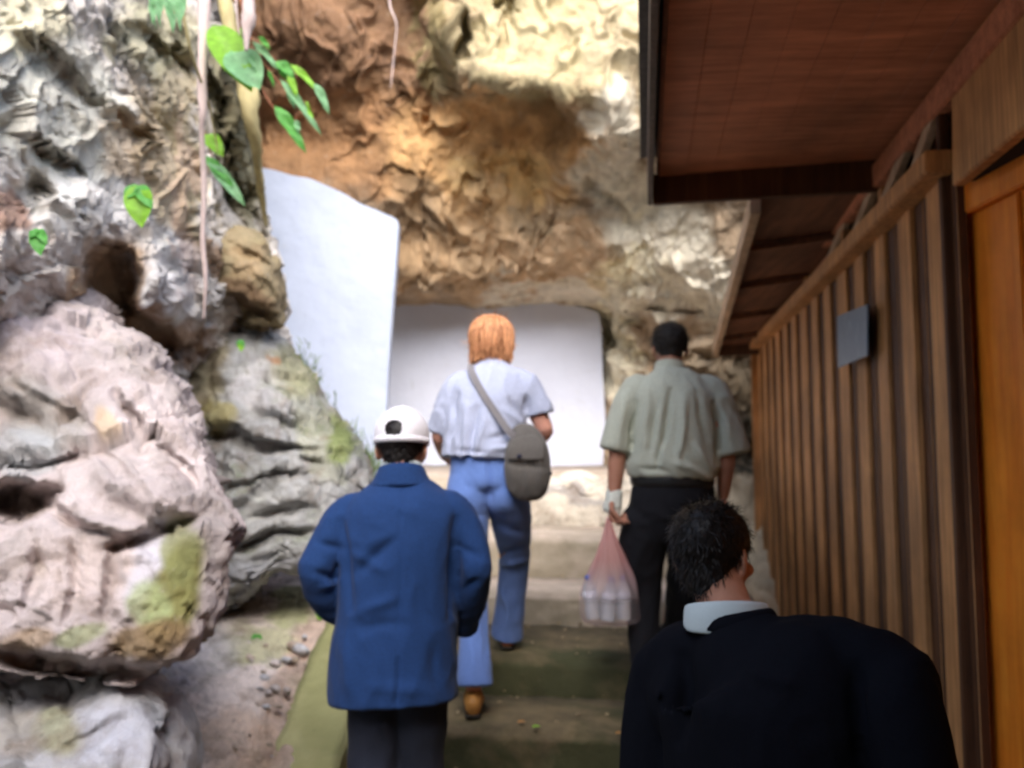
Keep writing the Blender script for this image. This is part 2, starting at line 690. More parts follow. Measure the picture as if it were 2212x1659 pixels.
soil = sheet('gravel_slope', rows, 330, 330, .055, 1, 51, M['soil'], None, (.74, .65, .61),
             [(640, 1500, 70, 240, 25, (.48, .34, .26), .7), (560, 1380, 90, 50, 0, (.42, .43, .22), .7), (400, 1420, 130, 60, -30, (.74, .69, .71), .7),
              (640, 1310, 60, 40, 0, (.33, .38, .14), .7), (520, 1600, 80, 90, 0, (.55, .40, .29), .6)], sgn=-1, dispf=soildisp)
tag(soil, 'slope of loose pale gravel and brown dirt between rocks and kerb', None, None, 'structure')

# ------------------------------------------------------------------ setting: left cliff
GREY, PINK, OCH, BROWN, DARK, MOSS, BLUE = (.40, .40, .385), (.56, .47, .47), (.45, .34, .19), (.21, .125, .06), (.06, .05, .04), (.17, .19, .05), (.50, .52, .57)
rows = [
    [(-2600, -1500, 1.6), (-1200, -1500, 2.0), (-400, -1500, 2.6), (0, -1500, 3.6), (200, -1500, 4.4), (330, -1500, 5.0), (400, -1500, 5.6), (420, -1500, 6.2), (380, -1500, 7.4)],
    [(-2600, -600, 1.5), (-1200, -600, 1.9), (-400, -600, 2.5), (0, -600, 3.2), (200, -600, 4.0), (340, -600, 4.6), (420, -600, 5.2), (440, -600, 5.9), (400, -600, 7.2)],
    [(-2600, -50, 1.3), (-1200, -50, 1.7), (-400, -50, 2.2), (0, -50, 2.9), (200, -50, 3.5), (350, -50, 4.1), (455, -50, 4.6), (490, -50, 5.3), (400, -50, 7.0)],
    [(-2600, 200, 1.2), (-1200, 200, 1.6), (-400, 200, 2.1), (0, 200, 2.8), (200, 200, 3.3), (360, 200, 4.0), (480, 200, 4.5), (530, 200, 5.2), (430, 200, 7.0)],
    [(-2600, 360, 1.2), (-1200, 360, 1.6), (-400, 360, 2.1), (0, 360, 2.8), (210, 360, 3.3), (370, 360, 4.0), (495, 360, 4.6), (556, 360, 5.3), (470, 360, 7.0)],
    [(-2600, 480, 1.2), (-1200, 480, 1.6), (-400, 480, 2.1), (0, 480, 2.70), (210, 480, 3.22), (390, 480, 3.9), (510, 480, 4.7), (570, 470, 5.3), (500, 480, 7.0)],
    [(-2600, 620, 1.3), (-1200, 620, 1.8), (-400, 620, 2.4), (0, 620, 2.70), (210, 620, 3.3), (390, 620, 3.95), (520, 620, 4.75), (590, 610, 5.4), (500, 620, 7.0)],
    [(-2600, 800, 1.3), (-1200, 800, 1.9), (-400, 800, 2.5), (0, 800, 3.1), (210, 800, 3.9), (400, 800, 4.5), (520, 800, 5.0), (610, 790, 5.6), (560, 800, 7.1)],
    [(-2600, 1100, 1.3), (-1200, 1100, 1.9), (-400, 1100, 2.8), (0, 1100, 3.7), (210, 1100, 4.6), (400, 1100, 5.0), (560, 1100, 5.4), (670, 1090, 5.9), (690, 1100, 7.2)],
    [(-2600, 1500, 1.2), (-1200, 1500, 1.8), (-400, 1500, 2.6), (0, 1500, 3.7), (210, 1500, 4.6), (400, 1500, 5.2), (560, 1450, 5.9), (650, 1350, 6.3), (700, 1300, 7.2)],
]
cl_d = [(235, 610, 60, 92, -15, .30), (310, 705, 90, 38, 35, .16), (480, 300, 16, 190, -12, .16), (60, 430, 55, 45, 0, .18),
        (230, 250, 110, 26, 35, .10), (340, 110, 90, 22, 40, .10), (120, 340, 80, 25, 40, .12), (330, 560, 60, 30, -40, -.12), (350, 640, 50, 60, 0, -.38),
        (100, 130, 100, 30, 45, .08), (530, 480, 40, 80, -20, .1)]
cl_b = [(100, 200, 140, 260, -35, (.50, .47, .44), .8), (60, 40, 80, 90, 0, (.48, .43, .30), .7), (270, 300, 90, 60, 40, (.46, .34, .22), .5), (360, 350, 60, 200, -15, (.34, .27, .15), .6),
        (220, 420, 130, 60, 30, (.50, .50, .50), .7), (360, 600, 70, 110, 0, (.44, .46, .49), .9), (240, 640, 80, 140, 0, (.24, .165, .10), .9),
        (500, 280, 45, 260, -12, (.12, .115, .06), .9), (400, 300, 40, 260, -8, (.27, .23, .12), .7), (340, 60, 100, 90, 0, (.26, .26, .16), .7),
        (150, 470, 90, 60, 20, (.52, .48, .48), .8), (400, 450, 30, 200, 0, (.42, .32, .28), .5), (480, 560, 60, 60, 0, BROWN, .8), (350, 730, 120, 60, 30, (.20, .13, .08), .9),
        (20, 450, 50, 50, 0, (.22, .12, .08), .8)]
cl_b = [(*q[:5], tuple(min(.70, k * w_) for k, w_ in zip(q[5], (1.58, 1.48, 1.40))), q[6]) for q in cl_b]
cliff = sheet('cliff', rows, 620, 620, .34, 1.15, 11, M['rock'], cl_d, (.64, .595, .55), cl_b, 40, sgn=-1)
tag(cliff, 'steep grey and ochre limestone cliff rising on the left', None, None, 'structure')

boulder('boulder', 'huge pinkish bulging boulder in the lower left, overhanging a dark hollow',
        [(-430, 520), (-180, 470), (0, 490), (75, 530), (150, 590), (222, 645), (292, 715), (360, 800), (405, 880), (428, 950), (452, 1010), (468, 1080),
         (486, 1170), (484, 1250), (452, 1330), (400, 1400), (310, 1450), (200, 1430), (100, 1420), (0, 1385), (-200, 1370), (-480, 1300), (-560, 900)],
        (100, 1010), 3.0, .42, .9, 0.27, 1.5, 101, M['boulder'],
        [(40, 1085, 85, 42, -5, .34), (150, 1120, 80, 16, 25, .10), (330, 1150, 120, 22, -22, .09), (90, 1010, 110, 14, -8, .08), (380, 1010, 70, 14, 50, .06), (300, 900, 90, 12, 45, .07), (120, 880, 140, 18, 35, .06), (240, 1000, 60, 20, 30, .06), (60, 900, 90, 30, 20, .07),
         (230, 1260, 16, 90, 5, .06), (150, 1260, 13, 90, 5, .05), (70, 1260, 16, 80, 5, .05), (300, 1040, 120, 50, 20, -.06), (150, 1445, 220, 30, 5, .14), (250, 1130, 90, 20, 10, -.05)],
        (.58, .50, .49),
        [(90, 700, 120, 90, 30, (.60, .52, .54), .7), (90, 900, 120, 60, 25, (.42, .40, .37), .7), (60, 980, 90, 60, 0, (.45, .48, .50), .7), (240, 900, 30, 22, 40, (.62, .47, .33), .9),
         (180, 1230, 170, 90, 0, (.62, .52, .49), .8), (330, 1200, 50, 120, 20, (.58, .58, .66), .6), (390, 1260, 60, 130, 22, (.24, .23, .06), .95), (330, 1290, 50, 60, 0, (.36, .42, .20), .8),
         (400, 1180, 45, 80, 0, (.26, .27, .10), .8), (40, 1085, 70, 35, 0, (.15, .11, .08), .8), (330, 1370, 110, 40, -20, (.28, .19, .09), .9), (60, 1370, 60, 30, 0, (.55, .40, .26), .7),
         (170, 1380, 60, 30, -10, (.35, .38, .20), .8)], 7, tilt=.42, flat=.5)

boulder('boulder', 'grey craggy rock mass in the middle left, between the pink boulder and the steps',
        [(362, 800), (380, 730), (430, 695), (490, 690), (545, 715), (610, 735), (655, 770), (700, 840), (735, 915), (775, 985), (785, 1040), (745, 1100), (730, 1160),
         (705, 1210), (660, 1240), (600, 1262), (540, 1310), (470, 1330), (420, 1250), (400, 1100), (385, 960)],
        (560, 1010), 4.75, .45, .7, .26, 1.7, 211, M['rock_mid'],
        [(590, 1110, 100, 12, -8, .09), (560, 1040, 90, 10, -12, .07), (600, 1160, 90, 12, -14, .08), (620, 980, 90, 10, 10, .06), (560, 950, 110, 22, 4, .16), (470, 1010, 30, 90, 0, .14), (520, 1190, 110, 14, -10, .08), (600, 1050, 80, 16, -25, .07), (600, 870, 60, 30, 30, -.08), (540, 1290, 60, 12, -28, .1),
         (500, 1090, 70, 18, 10, .08), (540, 900, 60, 40, 0, -.05)],
        (.36, .36, .355),
        [(430, 800, 60, 110, 10, (.38, .32, .19), .85), (570, 850, 70, 60, 20, (.52, .50, .50), .8), (640, 800, 60, 60, 40, (.28, .27, .15), .8), (700, 950, 40, 110, -25, (.34, .34, .25), .7),
         (460, 900, 40, 50, 0, (.34, .29, .10), .8), (560, 1250, 110, 40, -10, (.44, .45, .48), .8), (590, 800, 10, 14, 0, (.40, .20, .10), .8), (540, 1090, 100, 60, 0, (.40, .40, .39), .7),
         (735, 940, 30, 60, -20, (.20, .25, .06), .8)], 7, tilt=.35)

boulder('boulder', 'brown mossy rock wedged under the right side of the huge pink boulder',
        [(215, 1400), (300, 1350), (380, 1290), (440, 1215), (466, 1180), (480, 1235), (476, 1290), (450, 1340), (400, 1385), (350, 1420), (300, 1455), (235, 1450)],
        (370, 1350), 3.15, .25, .5, .12, 3.0, 881, M['rock_mid'], [(330, 1400, 60, 8, -35, .04)], (.27, .21, .12),
        [(430, 1270, 40, 70, 20, (.26, .27, .07), .9), (350, 1360, 50, 30, -30, (.30, .28, .12), .7), (300, 1420, 60, 25, -30, (.22, .15, .09), .8)], 6)
boulder('boulder', 'brown knobbly rock jutting out beside the white side wall',
        [(430, 570), (455, 520), (520, 492), (560, 505), (590, 545), (615, 600), (622, 650), (612, 705), (565, 712), (505, 680), (440, 665), (415, 620)],
        (525, 600), 4.75, .35, .5, .13, 2.4, 303, M['rock'],
        [(520, 668, 70, 24, 14, .16), (540, 560, 50, 14, 30, .04)], (.33, .26, .15),
        [(520, 560, 70, 50, 20, (.38, .27, .15), .7), (530, 640, 80, 30, 20, (.16, .09, .045), .8), (470, 560, 40, 40, 0, (.33, .27, .16), .8)], 6)

boulder('boulder', 'pale blue-grey boulder in the bottom left corner below the hollow',
        [(-300, 1560), (-100, 1500), (20, 1530), (150, 1500), (250, 1475), (330, 1490), (385, 1540), (415, 1600), (430, 1690), (400, 1850), (200, 1950), (-200, 1950)],
        (100, 1720), 2.75, .5, .6, .16, 1.4, 407, M['boulder'],
        [(330, 1560, 50, 12, 60, .05), (200, 1600, 100, 26, -30, .03)], (.50, .50, .53),
        [(250, 1580, 140, 70, -15, (.55, .56, .64), .85), (120, 1580, 50, 60, 20, (.42, .42, .22), .7), (40, 1590, 70, 60, 0, (.46, .42, .37), .7), (350, 1620, 60, 80, 0, (.56, .56, .60), .7)], 6)

# rock sheet added out of view behind the viewpoint to block light
rows = [[(x, y, z) for x, y in ((.25, -7.5), (.2, -5.2), (.9, -4.2), (3, -4.0), (6, -3.6), (9, -2), (11, 2))] for z in (-.5, 2, 4.5, 6.6, 7.9)]
rows[-1] = [(x, y - 1.2, z) for x, y, z in rows[-1]]
rows = [[(-9.0, -5.5, -.5 + (z + .5) * .85), (-5, -5.6, -.5 + (z + .5) * .85), (-1.2, -5.6, -.5 + (z + .5) * .85)] + r for (r, z) in ((r, r[0][2]) for r in rows)]
back = sheet('light_blocker_rock', rows, 160, 240, .8, .5, 91, M['rock'], None, (.20, .19, .13), (), sgn=1, pxy=False)
tag(back, 'added mossy rock sheet, unseen behind the viewpoint, blocking light', None, None, 'structure')

# a scatter of loose stones on the slope
stones = []
for i in range(44):
    px, py = random.uniform(400, 680), random.uniform(1360, 1640)
    if px > 700 - (py - 1345) * .42:
        px -= 90
    dd = np.interp(py, [1270, 1345, 1500, 1660], [5.0, 4.4, 3.7, 3.15])
    r = random.uniform(6, 20) * (1 if i < 16 else .6)
    boulder('stone', 'small loose pale stone lying on the gravel slope left of the kerb',
            [(px + r * random.uniform(.7, 1.3) * math.cos(a), py + .7 * r * random.uniform(.7, 1.2) * math.sin(a)) for a in np.arange(0, 6.2, .8)],
            (px, py), dd - .03, .03, .03, .03, 9, 500 + i, M['boulder'], None, random.choice([(.55, .50, .49), (.48, .40, .34), (.52, .53, .57), (.40, .33, .26)]), (), 3, cat='stone', group='loose stones on the slope')

# ------------------------------------------------------------------ setting: cave roof and back rock
cols = [100, 330, 480, 600, 740, 850, 905, 950, 1020, 1150, 1290, 1400, 1520, 1680, 1900, 2300]
tab = [
    (-1300, [9.0, 9.0, 9.5, 9.5, 9.5, 9.5, 9.5, 9.5, 9.5, 9.5, 7.2, 7.2, 7.2, 7.2, 7.2, 7.2]),
    (-700, [7.4, 7.6, 7.6, 7.6, 7.6, 7.6, 7.6, 7.6, 7.6, 7.6, 6.6, 6.6, 6.6, 6.6, 6.6, 6.6]),
    (-300, [6.5, 6.5, 6.5, 6.5, 6.5, 6.4, 6.4, 6.4, 6.3, 6.3, 6.3, 6.3, 6.3, 6.4, 6.4, 6.4]),
    (-60, [6.7, 6.7, 6.7, 6.7, 6.7, 6.6, 6.4, 6.25, 6.2, 6.2, 6.3, 6.3, 6.4, 6.5, 6.5, 6.5]),
    (70, [6.7, 6.7, 6.7, 6.6, 6.6, 6.7, 6.7, 6.25, 6.1, 6.1, 6.15, 6.15, 6.3, 6.6, 6.6, 6.6]),
    (160, [6.9, 6.9, 6.9, 6.8, 6.8, 6.7, 6.6, 6.6, 6.0, 6.0, 6.0, 6.1, 6.25, 6.6, 6.6, 6.6]),
    (205, [7.0, 7.0, 7.0, 6.9, 6.9, 6.8, 6.8, 6.7, 6.45, 6.15, 5.95, 6.12, 6.3, 6.55, 6.55, 6.55]),
    (250, [7.1, 7.1, 7.1, 7.0, 6.9, 6.9, 6.9, 6.9, 6.8, 6.7, 6.2, 6.2, 6.35, 6.45, 6.55, 6.55]),
    (330, [7.1, 7.1, 7.1, 7.05, 7.0, 7.0, 7.0, 7.0, 7.0, 7.0, 6.6, 6.35, 6.4, 6.3, 6.4, 6.4]),
    (420, [7.1, 7.1, 7.1, 7.1, 7.1, 7.1, 7.2, 7.2, 7.2, 7.2, 7.1, 6.8, 6.6, 6.6, 6.7, 6.7]),
    (520, [7.3, 7.3, 7.3, 7.3, 7.3, 7.4, 7.5, 7.5, 7.5, 7.5, 7.3, 7.1, 6.9, 6.9, 7.0, 7.0]),
    (610, [7.7, 7.7, 7.7, 7.7, 7.8, 7.9, 7.9, 7.9, 7.9, 7.9, 7.7, 7.4, 7.2, 7.2, 7.3, 7.3]),
    (650, [8.6, 8.6, 8.6, 8.6, 8.6, 8.22, 8.17, 8.17, 8.17, 8.17, 8.17, 7.9, 7.6, 7.5, 7.6, 7.6]),
    (682, [8.9, 8.9, 8.9, 8.9, 8.9, 8.8, 8.5, 8.5, 8.5, 8.5, 8.4, 8.0, 7.7, 7.6, 7.6, 7.6]),
    (760, [8.9, 8.9, 8.9, 8.9, 8.9, 8.9, 8.9, 8.9, 8.9, 8.9, 8.8, 8.2, 7.9, 7.8, 7.8, 7.8]),
    (900, [8.9, 8.9, 8.9, 8.9, 8.9, 8.9, 8.9, 8.9, 8.9, 8.9, 8.5, 8.2, 8.0, 7.9, 7.9, 7.9]),
    (1060, [8.9, 8.9, 8.9, 8.9, 8.9, 8.9, 8.9, 8.9, 8.9, 8.9, 8.5, 8.2, 7.9, 7.7, 7.7, 7.7]),
    (1300, [8.9, 8.9, 8.9, 8.9, 8.9, 8.9, 8.9, 8.9, 8.9, 8.9, 8.5, 7.9, 7.3, 6.9, 6.9, 6.9]),
    (1700, [8.9, 8.9, 8.9, 8.9, 8.9, 8.9, 8.9, 8.9, 8.9, 8.9, 8.5, 7.2, 6.0, 5.6, 5.6, 5.6]),
]
rows = [[(c, y, d) for c, d in zip(cols, ds)] for y, ds in tab]


def cavedisp(p, amp, sc, s):
    q = p * sc
    qw = q + .25 * warp3(q, 1.5, s)
    qs = q + .10 * warp3(q, 5.0, s + 9)
    x, y = proj(p)
    low = smoothstep((y - 230) / 200)
    d = .26 * fbm(q * 1.0, 3, s) + (.035 + .06 * low) * facets(qw * (1.8, 1.8, 2.0), s + 4) + (.012 + .024 * low) * facets(qs * (4.6, 4.6, 5.2), s + 5)
    d = d + .011 * facets(qs * (11, 11, 9), s + 6) + .03 * fbm(q * (8, 8, 4), 4, s + 7)
    d = d - .07 * (1 - np.clip(np.abs(fbm(qw * (2.2, 2.2, .8) + 7, 3, s + 8)) * 7, 0, 1))
    # keep the rock behind the plastered walls
    keep = 1 - .75 * smoothstep((1 - np.abs(x - 700) / 260)) * smoothstep((y - 300) / 60) - .8 * smoothstep((1 - np.abs(x - 1070) / 300) * 3) * smoothstep((y - 590) / 40)
    return amp * (d - .05) * np.clip(keep, .15, 1)


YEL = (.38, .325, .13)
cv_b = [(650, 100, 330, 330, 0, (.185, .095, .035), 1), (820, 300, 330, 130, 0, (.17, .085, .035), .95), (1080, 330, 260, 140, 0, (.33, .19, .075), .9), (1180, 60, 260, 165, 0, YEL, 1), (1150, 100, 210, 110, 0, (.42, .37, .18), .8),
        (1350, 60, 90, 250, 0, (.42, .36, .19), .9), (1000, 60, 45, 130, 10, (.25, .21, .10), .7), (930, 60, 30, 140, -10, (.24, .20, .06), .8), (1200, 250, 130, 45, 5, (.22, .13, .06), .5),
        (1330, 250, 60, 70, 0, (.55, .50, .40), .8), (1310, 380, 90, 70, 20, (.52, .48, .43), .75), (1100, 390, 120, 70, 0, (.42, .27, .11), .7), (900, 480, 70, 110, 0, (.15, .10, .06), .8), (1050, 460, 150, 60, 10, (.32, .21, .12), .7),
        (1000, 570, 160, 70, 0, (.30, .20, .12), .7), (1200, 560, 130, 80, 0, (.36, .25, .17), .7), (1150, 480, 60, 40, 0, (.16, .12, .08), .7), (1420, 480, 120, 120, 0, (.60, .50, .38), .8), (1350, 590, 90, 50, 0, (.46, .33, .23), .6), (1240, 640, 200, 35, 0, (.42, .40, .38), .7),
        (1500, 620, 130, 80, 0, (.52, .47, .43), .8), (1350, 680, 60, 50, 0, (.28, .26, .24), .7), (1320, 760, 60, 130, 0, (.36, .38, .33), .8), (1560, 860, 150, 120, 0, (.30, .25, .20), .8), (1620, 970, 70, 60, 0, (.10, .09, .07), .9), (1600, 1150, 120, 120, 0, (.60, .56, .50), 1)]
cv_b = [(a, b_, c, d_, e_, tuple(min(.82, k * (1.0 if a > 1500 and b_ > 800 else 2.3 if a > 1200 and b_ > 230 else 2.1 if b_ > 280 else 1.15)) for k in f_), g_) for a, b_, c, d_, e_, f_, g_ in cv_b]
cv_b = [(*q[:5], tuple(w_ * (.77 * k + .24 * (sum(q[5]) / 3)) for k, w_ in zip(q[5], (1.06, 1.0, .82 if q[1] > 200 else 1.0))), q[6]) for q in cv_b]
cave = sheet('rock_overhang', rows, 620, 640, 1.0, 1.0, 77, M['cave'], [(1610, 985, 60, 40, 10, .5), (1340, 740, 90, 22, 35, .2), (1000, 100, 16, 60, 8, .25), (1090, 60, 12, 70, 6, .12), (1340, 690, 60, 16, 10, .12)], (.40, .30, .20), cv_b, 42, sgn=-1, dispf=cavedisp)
tag(cave, 'brown overhanging rock roof with a sunlit yellowish outer face above the white walls', None, None, 'structure')

boulder('boulder', 'pale sunlit rubble rock beside the far corner of the wooden shed', [(1490, 1110), (1530, 1050), (1590, 1052), (1655, 1065), (1690, 1200), (1680, 1400), (1600, 1420), (1510, 1380), (1480, 1230)],
        (1590, 1230), 8.1, .3, .6, .2, 2.6, 610, M['boulder'], None, (.62, .58, .52), (), 5)
boulder('boulder', 'low rough rock ledge forming the face below the landing', [(1090, 1060), (1130, 1040), (1200, 1036), (1300, 1040), (1400, 1045), (1480, 1050), (1500, 1100), (1480, 1150), (1300, 1140), (1100, 1140)],
        (1290, 1092), 6.33, .10, .3, .07, 3.4, 640, M['boulder'], None, (.66, .60, .50), [(1250, 1060, 80, 14, 5, (.35, .33, .33), .7)], 6)


def wall_slab(name, label, outline, d, thick, seed, lean=0.0):
    """plastered wall: outline in the picture at distance d, real thickness behind it"""
    pts = [P(x, y, d) for x, y in outline]
    bm = bmesh.new()
    fr = [bm.verts.new(p) for p in pts]
    bk = [bm.verts.new(p + Vector((0, thick, 0))) for p in pts]
    n = len(pts)
    bm.faces.new(fr)
    bm.faces.new(bk[::-1])
    for i in range(n):
        bm.faces.new((fr[i], bk[i], bk[(i + 1) % n], fr[(i + 1) % n]))
    bmesh.ops.recalc_face_normals(bm, faces=bm.faces)
    bmesh.ops.bevel(bm, geom=list(bm.edges), offset=.009, segments=2, affect='EDGES')
    bmesh.ops.triangulate(bm, faces=[f for f in bm.faces if len(f.verts) > 4])
    me = bpy.data.meshes.new('m')
    bm.to_mesh(me)
    bm.free()
    o = link(name, me, M['plaster' if d < 7 else 'plaster_brightened'], None, False)
    return tag(o, label, 'wall')


wall_slab('plaster_wall', 'white plastered side wall with a curved top, beside the left rocks',
          [(380, 345), (480, 350), (545, 358), (590, 366), (630, 378), (668, 384), (700, 398), (740, 416), (775, 438), (815, 454), (856, 472), (861, 482), (860, 500), (853, 600), (845, 700), (838, 800), (834, 900), (830, 1030), (560, 1080), (380, 1080)],
          6.8, .14, 1)
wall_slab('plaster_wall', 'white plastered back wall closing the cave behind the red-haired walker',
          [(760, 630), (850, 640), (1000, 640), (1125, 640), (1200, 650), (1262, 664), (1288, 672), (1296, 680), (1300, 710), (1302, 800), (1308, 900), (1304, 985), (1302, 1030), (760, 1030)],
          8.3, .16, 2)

# ------------------------------------------------------------------ shed
yaw = R(8.77)
U = Vector((math.sin(yaw), math.cos(yaw), 0))
Vv = Vector((math.cos(yaw), -math.sin(yaw), 0))


def Q(s, a, z):
    """s along the shed wall, a to the right of the camera axis, z above the eye"""
    q = U * s + Vv * a
    return Vector((q.x, q.y, CZ + z))


shed = empty('wooden_shed', Q(5, 1.0, -1.6), 'dark brown wooden shed with board and batten wall and a low overhanging roof', 'shed')
ZT = .93
w = MB()
# backing boards
w.prism([Q(2.86, 1.0, -1.75), Q(7.62, 1.0, -1.75), Q(7.62, 1.0, ZT), Q(2.86, 1.0, ZT)], Vv * .03, 1)
for k in range(14):
    s = 3.02 + k * .347
    wd = random.uniform(.15, .19)
    zt = random.uniform(-.004, .004)
    w.prism([Q(s - wd / 2, .984 + zt, -1.75), Q(s + wd / 2, .984 - zt, -1.75), Q(s + wd / 2, .984 - zt, ZT - .01), Q(s - wd / 2, .984 + zt, ZT - .01)], Vv * .020, 0)
    w.prism([Q(s + .16, .9965 + .002 * (k % 2), -1.75), Q(s + .168, .9965, -1.75), Q(s + .168, .9965, ZT), Q(s + .16, .9965 + .002 * (k % 2), ZT)], Vv * .004, 1)
w.build('cladding', [M['wood_batten'], M['wood_dark']], shed, .004, 1)
w = MB()
w.bar(Q(2.86, .955, ZT + .02), Q(7.66, .955, ZT + .02), .09, .075)
w.build('top_rail', M['wood_batten'], shed, .005)
w = MB()
w.bar(Q(2.93, .990, -1.75), Q(2.93, .990, 1.2), .03, .04, U)
w.build('corner_post', M['wood_dark'], shed, .005)
w = MB()
w.bar(Q(7.64, .97, -1.75), Q(7.64, .97, .9), .07, .07, U)
w.build('corner_post', M['wood_batten'], shed, .005)
# upper beam, short posts and braces in the open band under the roof
w = MB()
w.bar(Q(2.0, .99, 1.175), Q(4.75, .99, 1.175), .05, .10)
w.build('wall_plate', M['wood_ceiling'], shed, .005)
for s, zz in ((3.62, 1.10), (4.3, 1.10), (5.3, 1.08)):
    w = MB()
    w.bar(Q(s, 1.0, ZT), Q(s, 1.0, zz), .06, .06, U)
    w.build('short_post', M['wood_batten'], shed, .004)
for s0, z0, s1, z1 in ((3.3, .97, 2.95, 1.16), (3.75, .97, 3.2, 1.18), (4.25, .97, 3.7, 1.16), (4.85, .97, 4.25, 1.14)):
    w = MB()
    w.bar(Q(s0, .985, z0), Q(s1, .985, z1), .03, .055)
    w.build('brace', M['wood_trim'], shed, .003)
# closed board above the rail towards the far end
w = MB()
w.prism([Q(4.78, 1.02, ZT), Q(7.62, 1.02, ZT), Q(7.62, 1.02, 1.02), Q(4.78, 1.02, 1.12)], Vv * .02)
w.build('upper_board', M['wood_ceiling'], shed)
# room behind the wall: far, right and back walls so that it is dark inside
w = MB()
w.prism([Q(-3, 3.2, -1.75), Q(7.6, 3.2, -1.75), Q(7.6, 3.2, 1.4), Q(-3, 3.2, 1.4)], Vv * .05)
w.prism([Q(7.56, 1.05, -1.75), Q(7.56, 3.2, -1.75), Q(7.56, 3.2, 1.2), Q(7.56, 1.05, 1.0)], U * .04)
w.prism([Q(3.70, 1.02, 1.05), Q(3.70, 3.2, 1.1), Q(3.70, 3.2, 1.30), Q(3.70, 1.02, 1.26)], U * .02)  # added board closing the gap between the roofs against a light leak
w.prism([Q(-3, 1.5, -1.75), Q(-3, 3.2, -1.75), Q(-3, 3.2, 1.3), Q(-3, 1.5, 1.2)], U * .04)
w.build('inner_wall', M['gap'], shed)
# lintel above the orange door
w = MB()
w.prism([Q(-1.5, .975, .80), Q(2.82, .975, .85), Q(2.78, .975, 1.24), Q(-1.5, .975, 1.24)], Vv * .04)
w.build('lintel_board', M['wood_batten'], shed, .004)
w = MB()
w.prism([Q(-1.5, 1.0, .84), Q(2.8, 1.0, .86), Q(2.8, 2.2, .86), Q(-1.5, 2.2, .84)], (0, 0, .02))
w.build('leak_filler', M['gap'], shed)  # filler slab added behind the lintel to stop a light leak
# orange door leaf and frame
A = P(2040, 416, 2.84)
B = P(2212, 322, 2.42)
dirn = (B - A)
dirn.z = 0
dirn.normalize()
nrm = Vector((0, 0, 1)).cross(dirn).normalized()
if nrm.x > 0:
    nrm = -nrm
zb = CZ - 1.75
zt = A.z


def D(t, z, off=0):
    q = A + dirn * t - nrm * off
    return Vector((q.x, q.y, z))


w = MB()
w.prism([D(.0, zb), D(3.4, zb), D(3.4, zt), D(.0, zt)], -nrm * .03)
door = w.build('door', M['orange'], shed)
door['label'] = 'orange varnished door panel'
for t0, t1, z0, z1 in ((.0, .10, zb, zt - .0), (.10, .86, zt - .12, zt), (.86, .96, zb, zt)):
    w = MB()
    w.prism([D(t0, z0, -.002), D(t1, z0, -.002), D(t1, z1, -.002), D(t0, z1, -.002)], nrm * .03)
    w.build('door_rail', M['orange'], door, .005)
w = MB()
w.prism([D(.36, zb, -.002), D(.40, zb, -.002), D(.40, zt - .125, -.002), D(.36, zt - .125, -.002)], nrm * .012)
w.build('door_bead', M['orange'], door, .004)

# near roof: ceiling boards, fascia boards, edge beam
SF, AL = 3.73, .03
roof = MB()
roof.prism([Q(-3.5, AL + .04, 1.235), Q(SF - .02, AL + .04, 1.235), Q(SF - .02, 3.3, 1.33), Q(-3.5, 3.3, 1.33)], (0, 0, .05))
rf = roof.build('roof', M['wood_ceiling'], shed)
for k in range(9):     # boards of the ceiling run along the shed
    a = .16 + k * .105
    w = MB()
    if k == 0:
        pass
w = MB()
for k in range(8):
    a0 = AL + .05 + k * .117
    j = random.uniform(0, .0025)
    z_ = 1.235 + (a0 - AL) / 3.27 * .095
    w.prism([Q(-3.4, a0, z_ - .014 - j), Q(SF - .03, a0, z_ - .014 - j), Q(SF - .03, a0 + .1165, z_ - .012 - j), Q(-3.4, a0 + .1165, z_ - .012 - j)], (0, 0, .012))
w.build('ceiling_boards', M['wood_ceiling'], rf, .002, 1)
w = MB()
w.prism([Q(-3.5, AL, 1.10), Q(SF, AL, 1.10), Q(SF, AL, 1.33), Q(-3.5, AL, 1.33)], Vv * .022)
w.build('fascia', M['wood_fascia'], rf, .004)
w = MB()
w.prism([Q(SF - .03, AL + .024, 1.10), Q(SF - .03, 1.0, 1.115), Q(SF - .03, 1.0, 1.25), Q(SF - .03, AL + .024, 1.232)], U * .04)
w.build('edge_beam', M['wood_dark'], rf, .004)
w = MB()
w.prism([Q(-3.6, AL - .03, 1.335), Q(SF + .05, AL - .03, 1.335), Q(SF + .05, 3.4, 1.45), Q(-3.6, 3.4, 1.45)], (0, 0, .03))
w.build('roof_sheet', M['roofing'], rf)
# far lower roof
a0 = P(1632, 436, 3.75)
a1 = P(1545, 758, 7.45)
b0 = Q(3.78, 3.2, 1.25)
b1 = Q(7.62, 3.2, 1.05)
w = MB()
k0, k1 = a0 + Vv * .03 + Vector((0, 0, .03)), a1 + Vv * .03 + Vector((0, 0, .03))
w.prism([k0, k1, b1, b0], (0, 0, .03))
rf2 = w.build('roof', M['wood_plank'], shed)
w = MB()
w.bar(a0, a1, .045, .11)
w.build('fascia', M['wood_trim'], rf2, .004)
w = MB()
e1 = a1 + Vv * .02
w.bar(e1, Q(7.5, 1.0, (a1.z - CZ)), .04, .10)
w.build('edge_beam', M['wood_dark'], rf2, .004)
for s in (4.5, 5.3, 6.2, 7.0):
    t_ = (s - 3.78) / (7.5 - 3.78)
    pa = k0.lerp(k1, t_)
    w = MB()
    w.bar(pa + Vector((0, 0, -.03)), Q(s, 1.0, pa.z - CZ - .0), .04, .035)
    w.build('rafter', M['wood_plank'], rf2, .004)
w = MB()
w.prism([k0 + Vector((-.03, 0, .035)), k1 + Vector((-.03, 0, .035)), b1 + Vector((0, 0, .035)), b0 + Vector((0, 0, .035))], (0, 0, .02))
